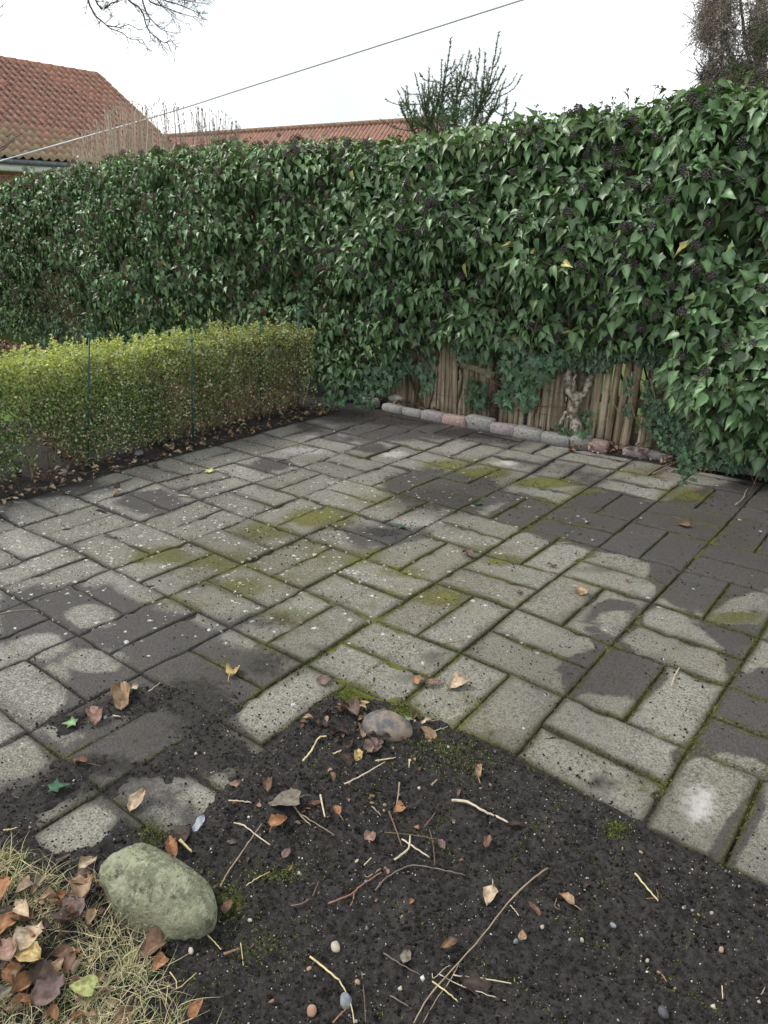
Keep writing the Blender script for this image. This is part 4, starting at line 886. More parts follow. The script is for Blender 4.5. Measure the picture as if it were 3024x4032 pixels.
FL = [
 (915, 2650, 78, 'yellow', 'ovate', .55, 'pale yellow curled leaf with a long upright stalk lying on dark soiled paving', .6, .7),
 (480, 2755, 125, 'tan', 'ovate', .9, 'long rolled brown leaf at the upper edge of the dark soil on the left', 1.0, 0),
 (530, 2715, 60, 'paletan', 'torn', .9, 'crumpled pale leaf scrap at the right end of the long rolled leaf', None, .5),
 (365, 2830, 95, 'pink', 'lobed', .8, 'crinkled pinkish brown lobed leaf beside a small green leaf', 1.2, 0),
 (275, 2853, 50, 'green', 'ivy', .3, 'small light green ivy leaf left of the crinkled brown leaf', None, 0),
 (315, 3003, 62, 'brown', 'ovate', .7, 'orange-brown leaf with a yellow withered flower stalk on the left soil', 1.9, .9),
 (232, 3105, 68, 'ivygreen', 'ivy', .3, 'dark green three-lobed ivy leaf on a soiled slab near the left edge', -.5, .3),
 (547, 3155, 92, 'paletan', 'ovate', .55, 'cream-tan leaf with curled edge above the mossy boulder', .3, 0),
 (1118, 3165, 112, 'grey', 'heart', .3, 'large heart-shaped leaf half grey half yellow lying on the soil', 2.3, .4),
 (1150, 3128, 55, 'yellow', 'ovate', .4, 'yellow lobe of the heart-shaped leaf folded up at its right', 1.0, 0),
 (925, 3095, 48, 'pink', 'ovate', .5, 'small pink-brown leaf standing at the left edge of the litter', 1.9, 0),
 (1055, 3095, 68, 'brown', 'ovate', .8, 'curled brown leaf just above the heart-shaped leaf', .8, 0),
 (1100, 3245, 88, 'orange', 'lobed', .5, 'orange-brown leaf below the heart-shaped leaf', .2, .3),
 (1240, 3170, 52, 'brown', 'torn', .6, 'small brown leaf beside a white piece of straw', None, 0),
 (1325, 3193, 50, 'orange', 'ovate', .6, 'small reddish leaf with a thin stalk among the twigs', 1.1, .6),
 (1570, 3195, 56, 'orange', 'heart', .6, 'small orange-tan leaf hanging on a thin upright twig', 3.0, 0),
 (1460, 3295, 52, 'pink', 'heart', .5, 'pale pinkish leaf in the middle of the bare soil', .4, .2),
 (1308, 3062, 46, 'brown', 'torn', .7, 'small shrivelled brown leaf above the twig litter', None, 0),
 (1380, 2818, 105, 'mauve', 'lobed', .9, 'crumpled mauve-brown leaf left of the small rounded stone', 1.3, 0),
 (1475, 2942, 95, 'mauve', 'lobed', .4, 'broad purple-brown leaf leaning on the front of the small stone', .1, 0),
 (1435, 2880, 85, 'tan', 'torn', .7, 'crumpled tan leaf on the left flank of the small stone', .6, 0),
 (1408, 2978, 60, 'yellow', 'torn', .5, 'mottled yellow leaf at the foot of the small stone', None, 0),
 (1338, 2900, 70, 'dark', 'torn', .9, 'black rotting leaf left of the small stone', None, 0),
 (1372, 2935, 60, 'dark', 'ovate', .6, 'dark pointed leaf upright between twig and small stone', .2, 0),
 (1360, 2995, 70, 'dark', 'ovate', .7, 'dark brown leaf on the soil below the small stone', 1.2, 0),
 (1690, 2903, 85, 'tan', 'ovate', .5, 'long tan leaf right of the small stone', 1.45, 0),
 (1672, 2852, 50, 'paletan', 'torn', .8, 'curled cream leaf scrap in the paving corner right of the small stone', None, .6),
 (1638, 2828, 42, 'brown', 'torn', .8, 'dark brown curl touching the right side of the small stone', None, 0),
 (1612, 2835, 36, 'green', 'ivy', .3, 'tiny light green leaf behind the small stone', 0, 0),
 (1438, 2773, 34, 'yellow', 'heart', .3, 'small round yellow leaf behind the small stone', None, .2),
 (1795, 2700, 78, 'paletan', 'heart', .5, 'pale tan heart-shaped leaf on the paving above the small stone', 2.9, 0),
 (1640, 2688, 46, 'orange', 'heart', .5, 'orange-brown leaf on the paving, leftmost of the three above the small stone', None, 0),
 (1705, 2694, 56, 'pink', 'torn', .6, 'pinkish torn leaf between the orange one and the pale tan one', None, 0),
 (1283, 2680, 56, 'mauve', 'heart', .3, 'mauve-brown leaf on the mossy paver edge', None, .2),
 (2275, 2328, 62, 'tan', 'heart', .6, 'tan leaf with dark tip standing on a dry slab in the right middle', .8, 0),
 (2043, 2335, 38, 'pink', 'torn', .7, 'small folded reddish leaf in the middle of the paving', .2, 0),
 (2470, 2290, 30, 'pink', 'torn', .6, 'tiny pink leaf scrap at the rim of the damp stain', None, 0),
 (2175, 2228, 34, 'brown', 'torn', .6, 'small dark brown leaf on a slab right of centre', None, 0),
 (1840, 2188, 52, 'mauve', 'lobed', .8, 'purple-brown curled leaf on a joint right of the paving centre', 1.4, 0),
 (1577, 2078, 34, 'ivygreen', 'ivy', .2, 'small blue-green ivy sprig in the middle of the paving', 3.1, 0),
 (1880, 1986, 34, 'ivygreen', 'ovate', .3, 'dark green leaf on the mossy damp patch', 1.4, .7),
 (2690, 2072, 48, 'brown', 'ovate', .5, 'red-brown leaf on the damp slabs at the right', 1.5, .4),
 (2308, 2060, 26, 'yellow', 'torn', .6, 'tiny yellow leaf with black edge on the damp slabs', None, 0),
 (2250, 1777, 32, 'orange', 'ovate', .5, 'orange leaf on the slabs in front of the edging blocks', 1.4, 0),
 (2612, 1892, 26, 'tan', 'torn', .7, 'small pale folded leaf by the mossy slab at the right', None, 0),
 (1175, 2460, 28, 'pink', 'torn', .6, 'tiny pink leaf on a joint in the centre-left paving', None, 0),
 (822, 1858, 38, 'lime', 'ivy', .3, 'bright green leaf on the lichen-spotted slabs by the box hedge', 1.5, 0),
 (462, 1948, 46, 'paletan', 'torn', .8, 'pale crumpled leaf on the left slabs near the box hedge', None, 0),
 (460, 1922, 44, 'dark', 'ovate', .6, 'dark leaf directly behind the pale crumpled one by the box hedge', 1.3, 0),
 (325, 1872, 44, 'brown', 'ovate', .7, 'curled brown leaf left, where the soil meets the slabs', 1.5, 0),
 (672, 1775, 58, 'tan', 'lobed', .8, 'large tan curled leaf at the foot of the box hedge', 1.3, 0),
 (745, 1768, 34, 'brown', 'ovate', .6, 'small brown leaf right of the large tan one at the box hedge', 1.4, 0),
 (612, 1838, 34, 'brown', 'ovate', .7, 'brown leaf among the lichen dots left of the green leaf', 1.5, 0),
 (735, 1885, 24, 'orange', 'torn', .6, 'tiny orange leaf below the green leaf on the left slabs', None, 0),
 (395, 2065, 20, 'orange', 'torn', .6, 'tiny dark orange leaf on the far left slabs', None, 0),
 (1880, 3040, 62, 'tan', 'torn', .9, 'shrivelled tan leaf on the soil below the corner of the paving', .6, .5),
 (1808, 3125, 32, 'brown', 'torn', .6, 'small brown leaf sunk in the soil above the thick twig', None, 0),
 (1918, 3318, 58, 'brown', 'torn', .5, 'dull brown leaf half buried right of the twig litter', .3, 0),
 (2030, 3255, 50, 'dark', 'torn', .5, 'black-green leaf half buried beside the thick twig', None, 0),
 (1928, 3532, 82, 'paletan', 'ovate', .35, 'speckled tan pointed leaf with red stalk beside the longest twig', 3.4, .3),
 (2228, 3546, 62, 'tan', 'ovate', .6, 'small tan and black leaf on the right soil', 1.4, .5),
 (2100, 3585, 60, 'brown', 'torn', .5, 'dull brown curled leaf in the soil right of the longest twig', 1.2, 0),
 (2057, 3683, 36, 'tan', 'heart', .4, 'small pinkish tan leaf right of the longest twig', None, 0),
 (1765, 3725, 64, 'brown', 'torn', .6, 'wrinkled brown leaf left of the longest twig', 2.6, 0),
 (1880, 3880, 110, 'dark', 'lobed', .3, 'dark decayed leaf pressed into the soil at the bottom', None, 0),
 (1600, 3768, 60, 'grey', 'ovate', .3, 'grey-brown pointed leaf flat on the soil at the bottom middle', .3, 0),
 (1740, 3330, 46, 'mauve', 'torn', .4, 'mauve leaf fragment among the crossed twigs', None, 0),
 (1130, 3360, 46, 'mauve', 'ovate', .3, 'mauve-brown leaf half buried below the orange-brown leaf', .2, 0),
 (2305, 3490, 44, 'dark', 'torn', .5, 'small dark rosette-like leaf beside the pale straw on the right soil', None, 0),
 (705, 3292, 105, 'dark', 'lobed', .5, 'large dark brown leaf lying behind the mossy boulder', 1.2, 0),
 (680, 3345, 90, 'orange', 'torn', .9, 'curled orange-brown leaf touching the top edge of the mossy boulder', 1.1, 0),
 (350, 3405, 80, 'paletan', 'ovate', .6, 'pale pinkish leaf standing left of the mossy boulder', .2, 0),
 (330, 3445, 60, 'mauve', 'torn', .6, 'dull mauve leaf under the pale one left of the mossy boulder', None, 0),
 (900, 3570, 62, 'brown', 'ovate', .4, 'purple-brown pointed leaf right of the mossy boulder', .5, 0),
 (590, 3745, 105, 'brown', 'heart', .5, 'broad brown leaf leaning on the front of the mossy boulder', 3.0, 0),
 (625, 3800, 60, 'orange', 'heart', .5, 'small red-brown leaf below the broad one in front of the boulder', 3.2, 0),
 (340, 3520, 120, 'tan', 'lobed', .7, 'large tan and black leaf in the grass left of the boulder', .9, 0),
 (290, 3600, 110, 'mauve', 'lobed', .6, 'large purple-brown leaf in the grass, below the tan and black one', 1.4, 0),
 (250, 3650, 90, 'dark', 'torn', .5, 'blackish leaf in the middle of the grass tuft', None, 0),
 (20, 3540, 110, 'orange', 'lobed', .5, 'orange leaf at the left edge of the photo, topmost of the leaf heap', 1.0, 0),
 (40, 3660, 120, 'orange', 'ovate', .7, 'long orange leaf standing in the leaf heap at the left edge', .2, 0),
 (95, 3640, 90, 'brown', 'lobed', .6, 'brown leaf behind the long orange one in the leaf heap', 2.0, 0),
 (130, 3720, 130, 'paletan', 'lobed', .4, 'large spotted tan leaf on the right of the leaf heap', .5, 0),
 (110, 3795, 120, 'yellow', 'ovate', .35, 'yellow-tan leaf lying across the leaf heap', 1.9, 0),
 (35, 3790, 130, 'pink', 'ovate', .6, 'pinkish folded leaf at the lower left of the leaf heap', 1.4, 0),
 (50, 3850, 110, 'orange', 'ovate', .5, 'rust-brown leaf lowest in the leaf heap', 1.3, 0),
 (165, 3850, 110, 'dark', 'lobed', .4, 'charcoal leaf below the leaf heap', None, 0),
 (205, 3925, 130, 'mauve', 'lobed', .35, 'large flat mauve-brown leaf near the lower left corner', .3, 0),
 (235, 3840, 70, 'tan', 'ovate', .5, 'tan leaf tucked beside the charcoal leaf', .2, 0),
 (330, 3930, 90, 'lime', 'heart', .25, 'yellow-green heart-shaped leaf in the grass at the bottom left', 2.2, .5),
 (435, 3955, 50, 'paletan', 'ovate', .2, 'small pale oval leaf in the grass at the bottom', 1.9, 0),
 (285, 3815, 80, 'brown', 'torn', .6, 'reddish brown torn leaf in the grass above the yellow-green one', None, 0),
 (20, 3950, 100, 'grey', 'torn', .4, 'greyish leaf at the left edge near the bottom corner', None, 0),
 (500, 4010, 90, 'brown', 'lobed', .4, 'brown leaf cut by the lower edge of the photo under the grass', None, 0),
 (780, 3975, 80, 'orange', 'ovate', .6, 'orange-brown curled leaf at the bottom edge right of the grass', .3, 0),
 (480, 3650, 60, 'dark', 'torn', .7, 'dark crumpled leaf under the left flank of the boulder', None, 0),
 (585, 3660, 50, 'grey', 'torn', .6, 'pale grey leaf scrap at the lower left flank of the boulder', None, 0)]
for i, (px, py, s, c, k, cu, lab, rot, st) in enumerate(FL):
    heap = px < 400 and 3480 < py
    one_leaf(px, py, s, c, k, cu, lab, 100+i, rot, lift=.012+.004*(i % 5) if heap else 0, stalk=st)
def litter(n, fn, name, label, smin=.03, smax=.07, cols=('tan', 'brown', 'orange', 'pink', 'mauve', 'paletan'), parent=None):
    parts = []; tm = [dry_leaf(300+k, ('ovate', 'lobed', 'torn')[k % 3], .7, 5, 2) for k in range(6)]
    P = fn(n); n = len(P)
    for k in range(6):
        s = np.arange(n)[k::6]; q = len(s); th = rng.random(q)*6.28; tp = np.stack([np.cos(th), np.sin(th), rng.normal(0, .25, q)], -1); nr = np.stack([rng.normal(0, .3, q), rng.normal(0, .3, q), np.ones(q)], -1)
        c = np.array([LC[cols[int(z)]] for z in rng.integers(0, len(cols), q)])*rng.uniform(.6, 1.2, (q, 1)); V, F, sh = tm[k]
        parts.append(scatter(V, [F], P[s], frames(tp, nr), rng.uniform(smin, smax, q), c, None, sh))
    V, F, C, _ = merge(parts); o = link(name, mesh(name, V, F, M_litter, C)); tag(o, label, 'leaf litter', None, 'stuff'); return o
def f1(n):   # foot of fence and edging
    x = -3.5+4.4*rng.random(n); y = np.interp(x, [-3.6, -3.1, -2.4, -1.3, -.4, .9], [3.52, 3.46, 3.36, 3.36, 3.44, 3.55])+rng.normal(0, .055, n); return np.stack([x, y, .01+.03*rng.random(n)], -1)
litter(330, f1, 'leaf_litter', 'dry brown leaves caught between the edging blocks and the stakes', .025, .055)
def f1b(n):
    x = -1.4+2.4*rng.random(n); return np.stack([x, np.interp(x, [-1.4, 0, 1], [3.22, 3.32, 3.3])+rng.normal(0, .035, n), .008+.01*rng.random(n)], -1)
litter(70, f1b, 'leaf_litter', 'scattered tan leaves on the slabs in front of the edging blocks', .025, .05, ('tan', 'orange', 'paletan'))
def f2(n):
    a = rng.random(n); x = -3.86+.54*rng.random(n)**.7; y = -1+4.1*a; return np.stack([x, y, .005+.02*rng.random(n)], -1)
litter(650, f2, 'leaf_litter', 'dead leaves under the foot of the box hedge', .02, .055, ('brown', 'mauve', 'tan', 'dark', 'paletan'))
def f3(n):
    x = -12+8.0*rng.random(n); return np.stack([x, 3.0-.55*rng.random(n)**1.5+.1*rng.random(n), -.035+.04*rng.random(n)], -1)
litter(2600, f3, 'leaf_litter', 'pale dry leaves drifted along the foot of the ivy wall behind the box hedge', .04, .08, ('tan', 'paletan', 'pink', 'brown'))
def f4(n):
    return np.stack([-5.0+1.1*rng.random(n), .8+2.3*rng.random(n), -.035+.03*rng.random(n)], -1)
litter(900, f4, 'leaf_litter', 'pale leaves on the ground right behind the box hedge', .03, .07, ('tan', 'paletan', 'pink'))
def f5(n):
    return np.stack([-3.5+4.5*rng.random(n), 3.7+1.0*rng.random(n), -.035+.03*rng.random(n)], -1)
litter(1500, f5, 'leaf_litter', 'pale leaves lying behind the stake fence', .03, .07, ('tan', 'paletan', 'pink', 'paletan'))

def f6(n):
    c = g(1430, 2910); a = rng.random(n)*6.28; r_ = .06+.10*rng.random(n); x = c[0]+np.cos(a)*r_*1.2-.02; y = c[1]+np.sin(a)*r_*.8-.03; z = np.array([top_z(u, v) for u, v in zip(x, y)]); return np.stack([x, y, z+.004+.01*rng.random(n)], -1)
litter(34, f6, 'leaf_litter', 'small broken brown leaves packed round the small stone', .018, .045, ('dark', 'brown', 'mauve', 'tan', 'dark'))
def f7(n):
    P = np.array([g(a, b) for a, b in zip(rng.uniform(-100, 420, n), rng.uniform(3540, 4080, n))]); z = np.array([top_z(u, v) for u, v in P[:, :2]]); P[:, 2] = z+.006+.02*rng.random(n); return P
litter(80, f7, 'leaf_litter', 'broken old leaves caught in the withered grass', .015, .05, ('dark', 'brown', 'tan', 'paletan', 'tan', 'pink', 'orange'))
def f8(n):
    P = np.array([g(a, b) for a, b in zip(rng.normal(1350, 330, n), rng.normal(3250, 200, n))]); z = np.array([top_z(u, v) for u, v in P[:, :2]]); P[:, 2] = z+.003; return P
litter(60, f8, 'leaf_litter', 'tiny leaf crumbs strewn among the twigs on the soil', .008, .020, ('dark', 'brown', 'mauve', 'tan', 'orange', 'pink'))

# ================================================================ STONES
def stone(name, P, ax, rad, seed, mat, label, cat='stone', sub=5, flat=0, group=None, rough=.05, e=2.3):
    V, F = ico(1, sub); r = np.random.default_rng(seed)
    p = np.abs(V)**(2/e)*np.sign(V); V = norm(V)*(1/((np.abs(V)**e).sum(1)**(1/e)))[:, None]
    nz = (fbm(V[:, 0]+V[:, 2]*.7+seed, V[:, 1]-V[:, 2]*.5, 1.1, seed, 4)-.5)
    nz2 = (fbm(V[:, 0]*1.3+V[:, 1]+seed, V[:, 2]+V[:, 0]*.4, .22, seed+5, 3)-.5); V = V*(1+rough*2.5*nz+rough*.35*nz2)[:, None]
    for q in range(11):
        pn = norm(r.normal(0, 1, 3)*np.array([1, 1, .8])); dd = V@pn-r.uniform(.76, .94); ov = .5*(dd+np.sqrt(dd*dd+.010))-.012; V = V-pn[None]*(np.maximum(ov, 0)*.55)[:, None]
    V = V*np.array(rad)
    me = mesh(name, V, F, mat, smooth=True); o = link(name, me, None, P); o.rotation_euler = ax; tag(o, label, cat, group); return o
def boulder_mat():
    m = N('mossy_boulder'); v = m.objc(); n1 = m.noise(v, 14, 6, .65); n2 = m.noise(v, 60, 5, .7); n3 = m.noise(v, 6, 3)
    c = m.mix(m.ramp(n1, .38, .62), (.18, .185, .12), (.36, .375, .25)); c = m.mix(m.ramp(n2, .50, .66, 0, .8), c, (.40, .42, .31))
    c = m.mix(m.ramp(n2, .43, .34, 0, .8), c, (.10, .095, .075)); c = m.mix(m.ramp(n3, .5, .66, 0, .55), c, (.15, .13, .085))
    n4 = m.noise(v, 34, 4, .6); n5 = m.noise(v, 95, 4, .7)
    c = m.mix(m.ramp(n4, .70, .73, 0, .9), c, (.62, .66, .62)); c = m.mix(m.ramp(n4, .40, .34, 0, .8), c, (.085, .08, .06)); c = m.mix(m.ramp(n5, .40, .33, 0, .7), c, (.07, .066, .05)); c = m.mix(m.ramp(n5, .60, .68, 0, .5), c, (.48, .50, .38))
    m.bump(m.math('ADD', m.math('ADD', n1, n2), n5), 1., .012); return m.set(c, .9, .15)
a = g(428, 3480, .06); b = g(762, 3612, .06); mid = (a+b)/2; ang = math.atan2(b[1]-a[1], b[0]-a[0])
stone('boulder', (mid[0]+.0, mid[1]+.025, .046), (math.radians(-6), math.radians(4), ang-.12), (.158, .092, .092), 12, boulder_mat(), 'big rounded boulder furred with pale green lichen at the bottom left', sub=6, rough=.11, e=2.4)
def dstone():
    m = N('dark_stone'); v = m.objc(); n1 = m.noise(v, 18, 6, .6); n2 = m.noise(v, 90, 4)
    c = m.mix(m.ramp(n1, .4, .6), (.085, .085, .09), (.24, .19, .15)); c = m.mix(m.ramp(n2, .5, .8, 0, .5), c, (.30, .26, .2)); m.bump(n1, .8, .006); return m.set(c, .7, .3)
a = g(1435, 2890, .02); b = g(1610, 2890, .02); mid = (a+b)/2
stone('stone', (mid[0], mid[1], .035), (.05, .1, math.atan2(b[1]-a[1], b[0]-a[0])-.1), (.083, .062, .055), 8, dstone(), 'small rounded grey and brown stone set in leaves where the soil meets the paving', sub=4, rough=.05)
M_white = simple('white_stone', (.50, .50, .45), (.72, .70, .62), 30)
for (px, py, s, lab) in ((1542, 1578, .075, 'larger white stone behind the edging blocks, speckled with green'), (1497, 1562, .055, 'smaller flat white stone left of the larger one behind the edging')):
    p = g(px, py, .03); stone('white_stone', (p[0], p[1]+.06, .04), (0, 0, .4), (s, s*.6, s*.5), int(px), M_white, lab, sub=3, group='white stones behind the edging')
M_peb = [simple('pebble_orange', (.27, .15, .10), (.36, .23, .17), 60), simple('pebble_grey', (.14, .15, .17), (.24, .255, .275), 60), simple('pebble_tan', (.30, .26, .20), (.44, .39, .31), 60), simple('pebble_dark', (.05, .05, .055), (.11, .11, .12), 60)]
for (px, py, s, mi, lab) in ((1228, 3985, 26, 0, 'orange-red pebble at the bottom edge of the soil'), (1362, 3948, 32, 1, 'flat blue-grey slate chip at the bottom of the soil'), (1322, 3740, 24, 2, 'pale grey-tan stone left of the bottom centre'), (1218, 3838, 12, 0, 'small pinkish pebble above the orange-red one'), (1408, 3882, 13, 0, 'small brown pebble above the slate chip'), (1072, 3958, 11, 0, 'small terracotta pebble right of the grass'), (2030, 3720, 13, 1, 'small blue-grey pebble right of the longest twig'), (2290, 3712, 10, 2, 'round cream pebble on the right soil'), (2412, 3652, 15, 1, 'flat grey pebble in the right soil'), (2610, 4000, 32, 3, 'dark brown stone cut by the lower edge at the right'), (2838, 3748, 13, 0, 'pinkish pebble near the right edge'), (2748, 3612, 9, 0, 'tiny pink round pebble near the right edge'), (2545, 3802, 9, 2, 'white pebble in the lower right soil'), (2132, 3672, 10, 2, 'white chip of stone right of the small tan leaf'), (985, 3635, 10, 2, 'white pebble right of the boulder'), (755, 3778, 14, 2, 'white stone on the moss below the boulder'), (1512, 3220, 8, 2, 'pale oval pebble among the twigs'), (1303, 3070, 9, 0, 'small red-brown pebble above the litter'), (1515, 3197, 9, 0, 'small copper pebble among the twigs'), (1405, 3415, 9, 2, 'yellowish pebble at the end of the forked twig'), (2305, 3120, 10, 3, 'small dark pebble by the corner of the last slab')):
    p = g(px, py, .012); z = top_z(p[0], p[1]); r_ = s/FPX*proj(p)[2]; stone('pebble', (p[0], p[1], z+.004), (random.random(), random.random(), random.random()*6), (r_, r_*.75, r_*.55), int(px), M_peb[mi], lab, 'pebble', 3, group='pebbles on the soil', rough=.07)
# loose grey discs by the box hedge
M_disc = simple('grey_disc', (.12, .13, .15), (.17, .18, .20), 50, .6)
for (px, py, lab) in ((245, 1856, 'round flat grey lid on the ground below the left garden post'), (548, 1782, 'round flat dark lid leaning at the foot of the box hedge')):
    p = g(px, py, .02); V, F = tube([(0, 0, 0), (0, 0, .004), (0, 0, .006)], [.030, .031, .027], 20); o = link('round_lid', mesh('round_lid', V, F, M_disc), None, (p[0], p[1], .015)); o.rotation_euler = (random.uniform(.2, .4), random.uniform(.1, .3), 0); tag(o, lab, 'lid', 'round lids by the box hedge')
# scrap of clear plastic
T, F, sh = dry_leaf(5, 'torn', .7); p = g(785, 3235, .02); m = N('clear_plastic'); M_pl = m.set((.45, .50, .56), .15, .6); m.p.inputs['Alpha'].default_value = .65
o = link('plastic_scrap', mesh('plastic_scrap', T*.075*np.array([.8, 1, .8]), F, M_pl), None, (p[0], p[1], top_z(p[0], p[1])+.003)); o.rotation_euler = (0, 0, .6); tag(o, 'torn scrap of clear grey plastic film on the soil behind the boulder', 'plastic')

